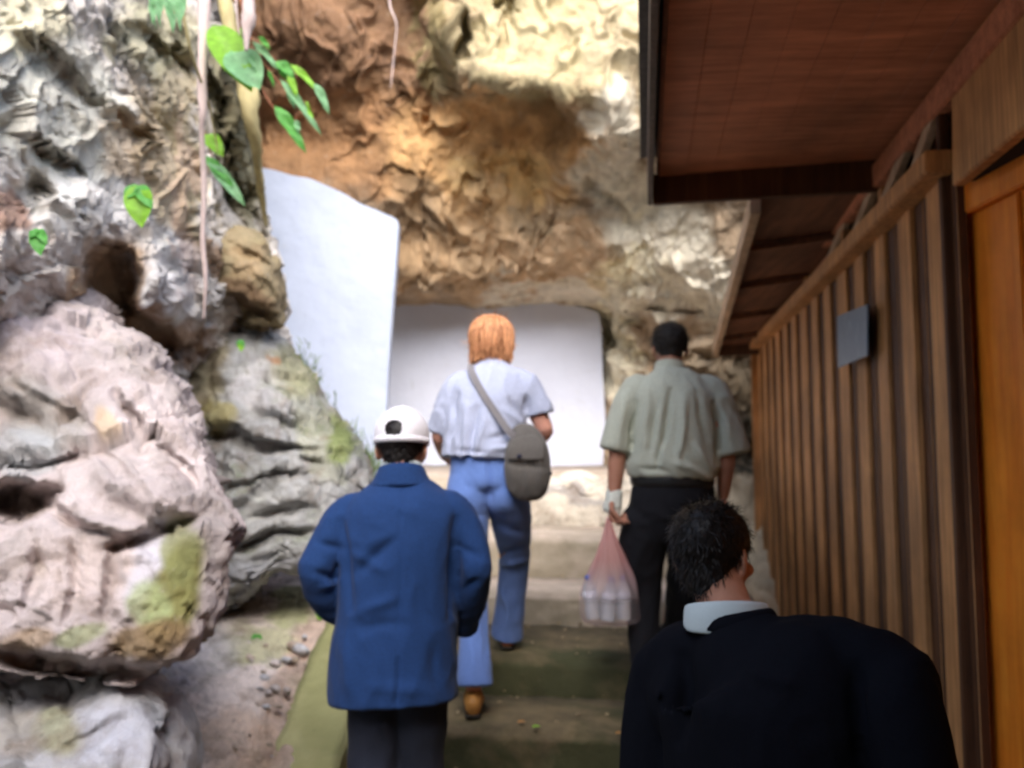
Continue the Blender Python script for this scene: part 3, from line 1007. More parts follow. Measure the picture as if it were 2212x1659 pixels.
w.build('roof_sheet', M['roofing'], rf2)

# blue sign on the wall
m, t, b = new_mat('blue_sign_face')
c = mix(t, ramp(t, noise(t, coords(t, (1, 1, 1)), 16, 8, .7), [(.52, 0.0), (.7, .6)]), (.10, .17, .27), (.24, .32, .42))
t.links.new(c, b.inputs['Base Color'])
b.inputs['Roughness'].default_value = .35
M['sign'] = m


def onwall(px, py, a=.93):
    """point of the shed's wall plane seen at (px, py)"""
    r_ = P(px, py, 1.0) - Vector((0, 0, CZ))
    k = a / r_.dot(Vv)
    return Vector((0, 0, CZ)) + r_ * k


w = MB()
q = [onwall(1808, 683), onwall(1873, 657), onwall(1873, 768), onwall(1810, 795)]
w.prism(q, Vv * .008)
sg = w.build('sign', M['sign'], None, .002)
tag(sg, 'small blue-grey rectangular notice plate fixed to the battens of the shed wall', 'sign')

# ------------------------------------------------------------------ soft bodies: lofts fused into one skin
def frame(t, side):
    t = t.normalized()
    s_ = side - t * side.dot(t)
    if s_.length < 1e-4:
        s_ = Vector((0, 1, 0)) - t * t.y
    s_.normalize()
    return s_, t.cross(s_).normalized()


class Soft:
    def __init__(s):
        s.v, s.f = [], []

    def loft(s, pts, rad, side=Vector((1, 0, 0)), seg=28, fine=5, ex=1.0, cap=(.6, .6)):
        pts = [Vector(p) for p in pts]
        rad = [(r, r) if isinstance(r, (int, float)) else r for r in rad]
        side = Vector(side)
        A_ = np.array([[(*p,)] for p in pts])
        B_ = np.array([[(r[0], r[1], 0)] for r in rad])
        n = (len(pts) - 1) * fine + 1
        Pp = catmull(A_, n)[:, 0]
        Rr = catmull(B_, n)[:, 0]
        rings = []
        L = len(s.v)
        # rounded caps
        def ring(c, ra, rb, s_, b_):
            for k in range(seg):
                th = 2 * math.pi * k / seg
                cx, sy = math.cos(th), math.sin(th)
                if ex != 1.0:
                    cx = math.copysign(abs(cx) ** ex, cx)
                    sy = math.copysign(abs(sy) ** ex, sy)
                s.v.append(tuple(c + s_ * ra * cx + b_ * rb * sy))
        cs = []
        for i in range(n):
            p = Vector(Pp[i])
            t = Vector(Pp[min(i + 1, n - 1)]) - Vector(Pp[max(i - 1, 0)])
            s_, b_ = frame(t, side)
            cs.append((p, max(Rr[i][0], .002), max(Rr[i][1], .002), s_, b_, t.normalized()))
        p, ra, rb, s_, b_, t = cs[0]
        h = min(ra, rb) * cap[0]
        seq = [(p - t * h, ra * .35, rb * .35, s_, b_), (p - t * h * .75, ra * .75, rb * .75, s_, b_)]
        seq += [c[:5] for c in cs]
        p, ra, rb, s_, b_, t = cs[-1]
        h = min(ra, rb) * cap[1]
        seq += [(p + t * h * .75, ra * .75, rb * .75, s_, b_), (p + t * h, ra * .35, rb * .35, s_, b_)]
        for c in seq:
            ring(*c)
        m_ = len(seq)
        for i in range(m_ - 1):
            for k in range(seg):
                a = L + i * seg + k
                b2 = L + i * seg + (k + 1) % seg
                s.f.append((a, b2, b2 + seg, a + seg))
        s.f.append(tuple(L + k for k in range(seg))[::-1])
        s.f.append(tuple(L + (m_ - 1) * seg + k for k in range(seg)))

    def ell(s, c, rx, ry, rz, mat=None, seg=28):
        L = len(s.v)
        c = Vector(c)
        mat = mat or Matrix.Identity(3)
        nr = seg // 2
        for i in range(1, nr):
            ph = math.pi * i / nr
            for k in range(seg):
                th = 2 * math.pi * k / seg
                s.v.append(tuple(c + mat @ Vector((rx * math.sin(ph) * math.cos(th), ry * math.sin(ph) * math.sin(th), rz * math.cos(ph)))))
        top = len(s.v)
        s.v.append(tuple(c + mat @ Vector((0, 0, rz))))
        s.v.append(tuple(c + mat @ Vector((0, 0, -rz))))
        for i in range(nr - 2):
            for k in range(seg):
                a = L + i * seg + k
                b_ = L + i * seg + (k + 1) % seg
                s.f.append((a, a + seg, b_ + seg, b_))
        for k in range(seg):
            s.f.append((top, L + k, L + (k + 1) % seg))
            q_ = L + (nr - 2) * seg
            s.f.append((top + 1, q_ + (k + 1) % seg, q_ + k))

    def build(s, name, mat, parent, voxel=.007, smooth=4, wr=0.0, wsc=(9, 9, 5), folds=(), seed=1, fa=1.35):
        me = mesh_from(s.v, s.f)
        bm = bmesh.new()
        bm.from_mesh(me)
        bmesh.ops.recalc_face_normals(bm, faces=bm.faces)
        bm.to_mesh(me)
        bm.free()
        tmp = bpy.data.objects.new('tmp', me)
        C.objects.link(tmp)
        r_ = tmp.modifiers.new('r', 'REMESH')
        r_.mode = 'VOXEL'
        r_.voxel_size = voxel
        if smooth:
            sm = tmp.modifiers.new('s', 'SMOOTH')
            sm.factor = .5
            sm.iterations = smooth
        dg = bpy.context.evaluated_depsgraph_get()
        out = bpy.data.meshes.new_from_object(tmp.evaluated_get(dg))
        bpy.data.objects.remove(tmp)
        k = len(out.vertices)
        if wr or folds:
            v = np.empty(k * 3)
            nn = np.empty(k * 3)
            out.vertices.foreach_get('co', v)
            out.vertices.foreach_get('normal', nn)
            v, nn = v.reshape(-1, 3), nn.reshape(-1, 3)
            d = wr * (ridged(v * wsc + .6 * pn(v * 4, seed)[:, None] + seed, 2, seed) - .5 + .6 * fbm(v * (5, 5, 3.5) + seed, 2, seed))
            if folds:
                x, y = proj(v)
                x = x + 7 * pn(v * 9, 5)
                y = y + 7 * pn(v * 9 + 9, 6)
                for (x0, y0, x1, y1, wd, am) in folds:
                    dx, dy = x1 - x0, y1 - y0
                    ll = dx * dx + dy * dy
                    tt = np.clip(((x - x0) * dx + (y - y0) * dy) / ll, 0, 1)
                    rr = np.hypot(x - x0 - tt * dx, y - y0 - tt * dy)
                    d = d + fa * am * np.exp(-(rr / wd) ** 2) * np.sin(np.pi * np.clip(.12 + .76 * tt, 0, 1)) * (nn[:, 1] < .2)
            v = v + nn * d[:, None]
            out.vertices.foreach_set('co', v.reshape(-1))
            out.update()
        return link(name, out, mat, parent)


def head_parts(b, c, up, fwd, sc=1.0, female=False):
    """skull, jaw, brow, nose, lips, ears; c = centre of the skull"""
    up = up.normalized()
    fwd = (fwd - up * fwd.dot(up)).normalized()
    rt = fwd.cross(up).normalized()
    Mx = Matrix((rt, fwd, up)).transposed()
    g_ = lambda x, y, z: c + (rt * x + fwd * y + up * z) * sc
    b.ell(g_(0, -.008, .03), .074 * sc, .092 * sc, .080 * sc, Mx)
    b.ell(g_(0, .018, -.03), .062 * sc, .072 * sc, .080 * sc, Mx)
    b.ell(g_(0, .050, -.082), .038 * sc, .034 * sc, .026 * sc, Mx)
    b.ell(g_(0, .082, .012), .050 * sc, .014 * sc, .010 * sc, Mx)          # brow
    b.loft([g_(0, .086, .008), g_(0, .101, -.018), g_(0, .108, -.030), g_(0, .094, -.040)], [.007 * sc, .010 * sc, .013 * sc, .011 * sc], rt, 12, 3)
    b.ell(g_(0, .089, -.058), .022 * sc, .009 * sc, .005 * sc, Mx, 14)
    b.ell(g_(0, .087, -.067), .019 * sc, .009 * sc, .006 * sc, Mx, 14)
    for s_ in (-1, 1):
        b.ell(g_(s_ * .032, .078, -.006), .012 * sc, .008 * sc, .007 * sc, Mx, 14)   # eyeballs under the lids
        b.ell(g_(s_ * .048, .058, -.030), .020 * sc, .022 * sc, .018 * sc, Mx, 16)   # cheeks
        E = Mx @ Matrix.Rotation(s_ * .35, 3, 'Z')
        b.ell(g_(s_ * .079, -.008, -.010), .007 * sc, .018 * sc, .031 * sc, E, 16)
        b.ell(g_(s_ * .076, .002, -.034), .006 * sc, .010 * sc, .011 * sc, E, 12)
    return Mx


def hand_parts(b, wrist, dr, n, thumb, curl=.5, sc=1.0):
    """palm, four fingers of different lengths, thumb from the side; n = where the palm faces, thumb = +1/-1"""
    dr = dr.normalized()
    n = (n - dr * n.dot(dr)).normalized()
    lat = dr.cross(n).normalized() * thumb
    b.loft([wrist - dr * .02, wrist + dr * .02, wrist + dr * .055 * sc, wrist + dr * .085 * sc], [(.024, .019), (.029, .017), (.039, .014), (.037, .011)], lat, 16, 3)
    for k, (ln, off) in enumerate(((.92, .0285), (1.05, .0095), (.98, -.0095), (.78, -.0280))):
        p = wrist + dr * (.078 - .004 * abs(k - 1)) * sc + lat * off
        d_, a = dr.copy(), curl * (.8 + .12 * k)
        pts = [p]
        for L_ in (.044, .027, .021):
            d_ = (d_ * math.cos(a) + (n * math.cos(0) - d_ * n.dot(d_)).normalized() * math.sin(a)).normalized()
            p = p + d_ * L_ * ln * sc
            pts.append(p)
            a = curl * 1.1
        b.loft(pts, [.0092, .0085, .0078, .0066], lat, 10, 3)
    q_ = wrist + dr * .022 + lat * .026
    d1 = (dr * .55 + lat * .75 + n * .25).normalized()
    d2 = (dr * .85 + lat * .15 + n * (.3 + .5 * curl)).normalized()
    b.loft([q_, q_ + d1 * .032, q_ + d1 * .032 + d2 * .030, q_ + d1 * .032 + d2 * .052], [.014, .011, .0095, .008], n, 10, 3)


def body_parts(J, rb=1.0):
    """continuous figure from a table of joints"""
    b = Soft()
    head_parts(b, J['head'], J['up'], J['face'], J.get('hs', 1.0))
    nk = J['neck']
    b.loft([nk - Vector((0, 0, .06)), nk, J['head'] - J['up'] * .03 - J['face'] * .015], [.062, .052, .054], seg=20)
    pv = J['pelvis']
    sd = (J['shR'] - J['shL']).normalized()
    hw = (J['shR'] - J['shL']).length / 2
    mid = (J['shR'] + J['shL']) / 2
    ch = mid.lerp(pv, .35)
    ws = mid.lerp(pv, .72)
    b.loft([pv - Vector((0, 0, .08)), pv, ws, ch, mid - Vector((0, 0, .03)), nk - Vector((0, 0, .02))],
           [(.11 * rb, .085 * rb), (.145 * rb, .10 * rb), (.125 * rb, .088 * rb), (.145 * rb, .10 * rb), (.12 * rb, .075 * rb), (.055, .05)], sd, 28)
    for s_ in 'LR':
        sg_ = -1 if s_ == 'L' else 1
        sh, el_, wr_ = J['sh' + s_], J['el' + s_], J['wr' + s_]
        b.loft([mid.lerp(sh, .45), sh, sh.lerp(el_, .5), el_], [k_ * J.get('arm', 1.0) for k_ in (.055, .050, .044, .037)], seg=18)
        b.loft([el_, el_.lerp(wr_, .35), wr_], [.037 * J.get('arm', 1.0), .038 * J.get('arm', 1.0), .026], seg=18)
        hd = J.get('hd' + s_) or (wr_ - el_).normalized()
        hn = J.get('hn' + s_) or Vector((-sg_, 0, 0))
        hand_parts(b, wr_, hd, hn, J.get('th' + s_, sg_), J.get('cu' + s_, .45))
        hp, kn, an = J['hp' + s_], J['kn' + s_], J['an' + s_]
        b.loft([hp + Vector((0, 0, .05)), hp.lerp(kn, .3), kn, kn.lerp(an, .3), an], [.075 * rb, .072 * rb, .052, .050, .036], seg=18)
        ft = J.get('ft' + s_, Vector((0, 1, 0)))
        b.loft([an + Vector((0, 0, .0)), an - Vector((0, 0, .045)) + ft * .04, an - Vector((0, 0, .06)) + ft * .13], [.034, (.034, .028), (.038, .018)], seg=16)
    return b


def shoe(name, an, ft, mat, parent, sole):
    b = Soft()
    z = an.z - .075
    sdv = Vector((0, 0, 1)).cross(ft)
    g_ = lambda t, h: Vector((an.x, an.y, z)) + ft * t + Vector((0, 0, h))
    b.loft([g_(-.055, .045), g_(-.02, .05), g_(.05, .045), g_(.12, .032), g_(.185, .022)], [(.033, .042), (.037, .048), (.041, .042), (.045, .030), (.034, .018)], sdv, 22)
    b.loft([an + Vector((0, 0, .01)), g_(-.005, .05)], [.042, .042], seg=18)
    o = b.build(name, mat, parent, .006, 4)
    b = Soft()
    b.loft([g_(-.062, .009), g_(-.0, .009), g_(.09, .009), g_(.20, .009)], [(.034, .010), (.037, .010), (.047, .010), (.036, .009)], sdv, 20)
    b.build('sole', sole, o, .005, 2)
    return o


Z = Vector((0, 0, 1))
fab = lambda name, col, **k: plain(name, col, k.pop('rough', .9), k.pop('n', 160), k.pop('var', .15), .25, .0015, sheen=k.pop('sheen', .15), **k)
M['skin'] = plain('skin', (.42, .20, .13), .55, 25, .12, .15, .002)
M['skin_fair'] = plain('fair_skin', (.60, .30, .22), .5, 25, .12, .15, .002)
for k in ('skin', 'skin_fair'):
    bs = M[k].node_tree.nodes['Principled BSDF']
    bs.inputs['Subsurface Weight'].default_value = .15
    bs.inputs['Subsurface Radius'].default_value = (.02, .008, .004)
M['blue'] = fab('blue_jacket_wool', (.009, .037, .130), sheen=.05, var=.2)
M['navy'] = fab('navy_trouser_cloth', (.016, .02, .035), sheen=.02)
M['cap'] = fab('white_cap_cotton', (.78, .76, .80))
M['capdark'] = fab('dark_cap_button', (.03, .03, .05), sheen=0)
M['tee'] = fab('pale_grey_tshirt', (.41, .45, .59))
M['jeans'] = fab('blue_denim', (.12, .21, .52), col2=(.14, .24, .56), var=.12, n=220)
M['bagc'] = fab('grey_canvas', (.115, .105, .095))
M['strap'] = fab('grey_webbing', (.20, .19, .20))
M['shirt'] = fab('pale_olive_shirt', (.46, .48, .39))
M['black'] = fab('black_trouser_cloth', (.008, .008, .011), sheen=0)
M['suit'] = fab('black_suit_cloth', (.0045, .005, .008), sheen=0, spec=.06)
M['collar'] = fab('white_collar_cotton', (.48, .55, .56), n=500, var=.05)
M['bandage'] = fab('white_bandage', (.68, .70, .62))
M['leather'] = plain('tan_leather', (.40, .19, .05), .5, 40, .25)
M['leather2'] = plain('red_brown_leather', (.42, .13, .04), .5, 40, .25)
M['blackleather'] = plain('black_leather', (.02, .02, .02), .4, 40, .25)
M['sole'] = plain('rubber_sole', (.03, .025, .02), .8)


def hairmat(name, a, c, sc=(60, 60, 4), rough=.45):
    m, t, b = new_mat(name)
    n = noise(t, coords(t, sc), 1.6, 5, .6, .2)
    t.links.new(ramp(t, n, [(.3, a), (.68, c)]), b.inputs['Base Color'])
    b.inputs['Roughness'].default_value = rough
    bump(t, b, n, .25, .002)
    b.inputs['Specular IOR Level'].default_value = .2
    return m


M['hair_dark'] = hairmat('dark_hair', (.005, .004, .004), (.014, .011, .010), (90, 90, 30))
M['hair_grey'] = hairmat('greying_hair', (.010, .008, .007), (.045, .038, .033), (90, 90, 30))
M['hair_red'] = hairmat('ginger_hair', (.20, .052, .016), (.92, .48, .24), (55, 55, 6))


def tufts(o, c, up, n, ln, lift=.35, seed=3, wd=.0011, zmax=9):
    """short hairs standing on the shell, in the same mesh"""
    me = o.data
    r_ = random.Random(seed)
    bm = bmesh.new()
    bm.from_mesh(me)
    bm.normal_update()
    vs_ = [(v_.co.copy(), v_.normal.copy()) for v_ in bm.verts if (v_.co - c).length > .07 and (v_.co - c).dot(up) < zmax]
    for _ in range(n):
        p, nn = r_.choice(vs_)
        p = p + Vector((r_.gauss(0, .003), r_.gauss(0, .003), r_.gauss(0, .003)))
        t_ = -up - nn * nn.dot(-up) + Vector((r_.gauss(0, .35), r_.gauss(0, .35), r_.gauss(0, .35)))
        t_.normalize()
        l_ = ln * r_.uniform(.6, 1.3)
        s_ = nn.cross(t_).normalized() * wd
        q1 = p + (t_ * .55 + nn * lift * .6) * l_
        q2 = p + (t_ + nn * lift * .7) * l_
        a = [bm.verts.new(x) for x in (p - s_, p + s_, q1 + s_ * .8, q1 - s_ * .8, q2)]
        bm.faces.new(a[:4])
        bm.faces.new((a[3], a[2], a[4]))
    bm.to_mesh(me)
    bm.free()


def hair_cap(name, mat, parent, c, up, fwd, low=-.05, top=1.0, seed=1, sc=1.0, rough=.004, cut_front=.055, zmax=9):
    """close-cropped hair: a shell over the skull that ends at the hairline"""
    up = up.normalized()
    fwd = (fwd - up * fwd.dot(up)).normalized()
    rt = fwd.cross(up).normalized()
    b = Soft()
    Mx = Matrix((rt, fwd, up)).transposed()
    g_ = lambda x, y, z: c + (rt * x + fwd * y + up * z) * sc
    b.ell(g_(0, -.012, .034), .081 * sc, .096 * sc, .082 * sc, Mx)
    b.loft([g_(0, -.040, .0), g_(0, -.045, low)], [(.066 * sc, .052 * sc), (.046 * sc, .034 * sc)], rt, 22, 3)
    o = b.build(name, mat, parent, .006, 3)
    me = o.data
    bm = bmesh.new()
    bm.from_mesh(me)
    for v_ in bm.verts:
        q_ = v_.co - c
        y, z, x = q_.dot(fwd) / sc, q_.dot(up) / sc, q_.dot(rt) / sc
        # pull parts in front of the hairline inside the skull
        if (y > cut_front - max(0, .03 - z) * 1.0) or (y > .0 and z < .0 and abs(x) > .03):
            v_.co = c + (v_.co - c) * .55
    bm.to_mesh(me)
    k = len(me.vertices)
    bm.free()
    v = np.empty(k * 3)
    nn = np.empty(k * 3)
    me.vertices.foreach_get('co', v)
    me.vertices.foreach_get('normal', nn)
    v, nn = v.reshape(-1, 3), nn.reshape(-1, 3)
    v = v + nn * (rough * fbm(v * (90, 90, 60), 3, seed))[:, None]
    me.vertices.foreach_set('co', v.reshape(-1))
    me.update()
    tufts(o, c, up, 2600 if zmax > 1 else 900, .016 if zmax > 1 else .010, .5 if zmax > 1 else .25, seed, .0011, zmax)
    return o


# ------------------------------------------------------------------ person in blue jacket and white cap
g1 = 2.75
zg1 = CZ - 1.44
per = empty('person', (P(860, 1500, g1).x, g1, zg1), 'walker seen from behind in a blue jacket and white cap, elbows out', 'person')
J = dict(head=P(868, 968, 2.80), up=Vector((.0, .14, 1)).normalized(), face=Vector((.05, 1, -.1)), neck=P(866, 1022, 2.76),
         shL=P(760, 1115, 2.76), shR=P(975, 1112, 2.76), elL=P(682, 1232, 2.70), elR=P(1026, 1232, 2.72), wrL=P(752, 1322, 2.86), wrR=P(992, 1345, 2.92),
         pelvis=P(858, 1420, 2.74), hpL=P(812, 1450, 2.74), hpR=P(905, 1450, 2.74), knL=P(810, 1650, 2.76), knR=P(905, 1650, 2.80),
         anL=Vector((P(812, 1650, 2.72).x, 2.62, zg1 + .08)), anR=Vector((P(900, 1650, 2.72).x, 2.74, zg1 + .08)), hs=.98, arm=.8,
         hdL=Vector((.5, .6, -.5)), hdR=Vector((-.4, .7, -.5)), hnL=Vector((1, 0, .2)), hnR=Vector((-1, 0, .2)))
body_parts(J).build('body', M['skin'], per, .006, 2)
# trousers
b = Soft()
b.loft([J['pelvis'] + Z * .08, J['pelvis'], J['pelvis'] - Z * .07], [(.16, .125), (.172, .135), (.16, .125)], Vector((1, 0, 0)))
for s_ in 'LR':
    b.loft([J['hp' + s_] + Z * .03, J['hp' + s_].lerp(J['kn' + s_], .35), J['kn' + s_], J['kn' + s_].lerp(J['an' + s_], .5), J['an' + s_] - Z * .02], [.094, .092, .080, .076, .074], seg=24)
b.build('trousers', M['navy'], per, .009, 4, .006, seed=4)
# jacket
b = Soft()
X1 = Vector((1, -.03, 0))
b.loft([P(850, 1512, 2.73), P(850, 1435, 2.74), P(860, 1330, 2.75), P(862, 1220, 2.75), P(866, 1140, 2.76), P(867, 1095, 2.765), P(867, 1060, 2.77), P(867, 1026, 2.775)],
       [(.200, .160), (.200, .163), (.188, .158), (.190, .150), (.205, .142), (.186, .125), (.132, .09), (.068, .062)], X1, 36, 6, .92, (.03, .3))
b.loft([P(805, 1106, 2.76), P(754, 1116, 2.76), P(712, 1170, 2.73), P(676, 1232, 2.69), ], [.060, .068, .058, .053], seg=24)
b.loft([P(680, 1225, 2.69), P(702, 1290, 2.76), P(748, 1325, 2.85)], [.054, .054, .052], seg=24, cap=(.6, .05))
b.loft([P(930, 1102, 2.76), P(982, 1110, 2.76), P(1014, 1166, 2.74), P(1028, 1232, 2.71)], [.060, .066, .056, .051], seg=24)
b.loft([P(1028, 1225, 2.71), P(1018, 1290, 2.79), P(1000, 1350, 2.90)], [.052, .052, .050], seg=24, cap=(.6, .05))
jk = b.build('jacket', M['blue'], per, .007, 5, .0045, (9, 9, 5), fa=1.1, folds=[
    (770, 1240, 850, 1170, 12, -.016), (760, 1200, 830, 1230, 12, .010), (740, 1130, 758, 1320, 9, -.020), (985, 1120, 975, 1330, 9, -.022), (690, 1170, 735, 1190, 9, -.012), (680, 1235, 725, 1250, 9, -.014),
    (690, 1265, 735, 1255, 8, .010), (770, 1330, 860, 1290, 14, .010), (780, 1360, 880, 1350, 14, -.008), (866, 1060, 862, 1500, 4, -.005), (862, 1420, 858, 1525, 5, -.012), (800, 1480, 930, 1500, 16, .008), (1000, 1180, 1035, 1200, 9, -.012), (1005, 1270, 1035, 1250, 8, -.012),
    (740, 1380, 760, 1500, 14, .010), (930, 1400, 950, 1500, 14, -.010)], seed=2)
b = Soft()
b.loft([P(867, 1052, 2.765), P(867, 1030, 2.768), P(867, 1010, 2.775)], [(.108, .086), (.086, .078), (.074, .070)], X1, 30, 4, cap=(.05, .05))
b.build('jacket_collar', M['blue'], jk, .006, 3)
b = Soft()
b.loft([P(867, 1026, 2.775), P(867, 1003, 2.785)], [(.070, .066), (.068, .064)], X1, 28, 3, cap=(.05, .05))
b.build('shirt_collar', M['collar'], per, .005, 2)
hair_cap('hair', M['hair_dark'], per, J['head'], J['up'], J['face'], -.052, seed=5, sc=1.0, zmax=-.012)
# baseball cap: dome, visor at the front, oval opening with a strap at the back
cpo = P(868, 944, 2.80)
upc = Vector((0, .10, 1)).normalized()
fc = Vector((.05, 1, -.1))
fc = (fc - upc * fc.dot(upc)).normalized()
rc = fc.cross(upc)


def cap_pt(th, ph, r=1.0):
    """th around (0 = back), ph from 0 at the rim to 90 at the button"""
    k_ = (1 - .085 * max(0, 1 - ph / .55) ** 1.6) * (1 + .016 * abs(math.sin(th * 3)) * math.cos(ph) + .010 * math.sin(th * 5 + ph * 4))
    x = math.sin(th) * math.cos(ph) * .094 * k_
    y = -math.cos(th) * math.cos(ph) * .108 * k_
    z = math.sin(ph) ** .92 * .124 if ph > 0 else 0
    return cpo + (rc * x + fc * y + upc * (z - .022)) * r


bm = bmesh.new()
NT, NP = 96, 40
vs = [[bm.verts.new(cap_pt(2 * math.pi * i / NT, math.pi / 2 * j / NP * .999)) for i in range(NT)] for j in range(NP + 1)]
for j in range(NP):
    for i in range(NT):
        th = (2 * math.pi * (i + .5) / NT + math.pi) % (2 * math.pi) - math.pi
        ph = math.pi / 2 * (j + .5) / NP
        if ((th + .12) / .34) ** 2 + ((ph - .30) / .22) ** 2 < 1:
            continue
        bm.faces.new((vs[j][i], vs[j][(i + 1) % NT], vs[j + 1][(i + 1) % NT], vs[j + 1][i]))
bmesh.ops.remove_doubles(bm, verts=bm.verts, dist=.0004)
bmesh.ops.recalc_face_normals(bm, faces=bm.faces)
bmesh.ops.smooth_vert(bm, verts=[v_ for v_ in bm.verts if v_.is_boundary and (v_.co - cpo).dot(upc) > -.015], factor=.5, use_axis_x=True, use_axis_y=True, use_axis_z=True)
me = bpy.data.meshes.new('m')
bm.to_mesh(me)
bm.free()
cap = link('cap', me, M['cap'], per)
mod = cap.modifiers.new('s', 'SOLIDIFY')
mod.thickness = .003
b = Soft()
b.loft([cap_pt(math.pi, .02) - fc * .02, cap_pt(math.pi, 0) + fc * .03 - upc * .004, cap_pt(math.pi, 0) + fc * .07 - upc * .016], [(.075, .004), (.068, .004), (.035, .003)], rc, 24, 4)
b.build('visor', M['cap'], cap, .004, 1)
b = Soft()
b.ell(cap_pt(0, math.pi / 2), .007, .007, .004)
b.build('button', M['cap'], cap, .0025, 1)
w = MB()
n_ = 56
ring_a = [cap_pt(2 * math.pi * i / n_, 0, 1.0) - upc * .004 for i in range(n_)]
ring_b = [cap_pt(2 * math.pi * i / n_, .10, 1.0) + upc * .002 for i in range(n_)]
cen_ = cpo - upc * .022
ov = lambda p: p + (p - cen_).normalized() * .0018
vsx = [ov(p) for p in ring_a] + [ov(p) for p in ring_b] + [p for p in ring_b] + [p for p in ring_a]
fs = []
for i in range(n_):
    j_ = (i + 1) % n_
    for k in range(4):
        a_, b2 = k * n_, ((k + 1) % 4) * n_
        fs.append((a_ + i, a_ + j_, b2 + j_, b2 + i))
w.add(vsx, fs)
w.build('sweatband', M['cap'], cap, 0, 1, True)
for s_ in 'LR':
    shoe('shoe', J['an' + s_], Vector((0, 1, 0)), M['blackleather'], per, M['sole'])

# ------------------------------------------------------------------ red-haired walker with shoulder bag
zL, zR = CZ - 1.09, CZ - .92
per2 = empty('person', (P(1060, 1500, 3.75).x, 3.75, zL), 'red-haired walker in a pale grey T-shirt and blue jeans climbing the steps', 'person')
J = dict(head=P(1061, 738, 3.84), up=Vector((0, .16, 1)).normalized(), face=Vector((-.1, 1, -.1)), neck=P(1064, 800, 3.79),
         shL=P(985, 840, 3.77), shR=P(1136, 835, 3.77), elL=P(950, 940, 3.78), elR=P(1178, 930, 3.76), wrL=P(962, 985, 3.99), wrR=P(1146, 968, 3.97),
         pelvis=P(1052, 1035, 3.74), hpL=P(1018, 1065, 3.74), hpR=P(1094, 1060, 3.74), knL=P(1020, 1265, 3.76), knR=P(1104, 1215, 4.06),
         anL=Vector((P(1022, 1480, 3.66).x, 3.70, zL + .12)), anR=Vector((P(1096, 1380, 4.2).x, 4.20, zR + .09)), hs=.92,
         hdL=Vector((.2, .9, -.1)), hdR=Vector((-.5, .8, -.2)), hnL=Vector((1, 0, 0)), hnR=Vector((-1, 0, 0)), ftL=Vector((0, 1, 0)), ftR=Vector((0, 1, 0)))
body_parts(J, .95).build('body', M['skin_fair'], per2, .0055, 2)
b = Soft()
b.loft([P(1046, 975, 3.74), J['pelvis'] + Z * .02, J['pelvis'] - Z * .03, J['pelvis'] - Z * .055], [(.150, .115), (.165, .130), (.160, .125), (.10, .09)], Vector((1, 0, 0)))
b.loft([P(1012, 1030, 3.72), P(1010, 1075, 3.72), P(1012, 1160, 3.75), P(1022, 1262, 3.77), P(1024, 1370, 3.74), P(1026, 1482, 3.69)], [.082, .096, .086, .066, .064, (.078, .078)], seg=26, cap=(.6, .05))
b.loft([P(1094, 1030, 3.72), P(1096, 1070, 3.74), P(1106, 1135, 3.88), P(1112, 1205, 4.04), P(1104, 1290, 4.13), P(1094, 1374, 4.19)], [.082, .096, .088, .072, .070, .078], seg=26, cap=(.6, .05))
b.ell(P(1052, 1078, 3.78), .10, .10, .075)
b.ell(P(1018, 1066, 3.725), .092, .105, .105)
b.ell(P(1088, 1064, 3.725), .092, .105, .105)
b.build('jeans', M['jeans'], per2, .007, 9, .003, (8, 8, 6), [
    (1055, 1000, 1062, 1085, 5, -.010), (1000, 1108, 1055, 1114, 8, -.004), (1075, 1130, 1135, 1150, 8, -.010), (1085, 1195, 1140, 1180, 7, -.014), (1085, 1215, 1135, 1210, 7, .010),
    (1000, 1265, 1050, 1250, 7, -.012), (1000, 1290, 1050, 1300, 7, -.008), (1040, 1180, 1050, 1440, 5, -.006), (1020, 1400, 1030, 1460, 6, .006), (1080, 1240, 1100, 1350, 7, .008)], seed=7)
b = Soft()
b.loft([P(1043, 992, 3.735), P(1045, 960, 3.74), P(1050, 900, 3.755), P(1058, 860, 3.765), P(1062, 825, 3.775), P(1063, 800, 3.785), P(1063, 785, 3.79)],
       [(.180, .145), (.182, .145), (.176, .138), (.182, .130), (.160, .105), (.105, .080), (.066, .060)], Vector((1, 0, 0)), 36, 6, 1.0, (.03, .3))
b.loft([P(1010, 828, 3.775), P(985, 842, 3.77), P(962, 890, 3.77), P(950, 932, 3.79)], [.058, .064, .058, .060], seg=24, cap=(.6, .05))
b.loft([P(1110, 822, 3.775), P(1136, 836, 3.77), P(1158, 870, 3.765), P(1166, 896, 3.765)], [.058, .066, .064, .066], seg=24, cap=(.6, .05))
b.build('t_shirt', M['tee'], per2, .008, 4, .006, (9, 9, 3.5), [
    (990, 850, 965, 1000, 6, -.018), (1010, 870, 995, 1000, 6, .012), (1028, 880, 1012, 990, 6, -.014), (1045, 900, 1030, 985, 6, .009), (1100, 860, 1125, 900, 6, -.015), (1060, 950, 1105, 930, 7, -.010), (1060, 975, 1110, 965, 7, .010), (1135, 860, 1140, 900, 6, -.02), (1085, 880, 1120, 915, 6, .010), (985, 975, 1050, 980, 6, -.01)], seed=9)
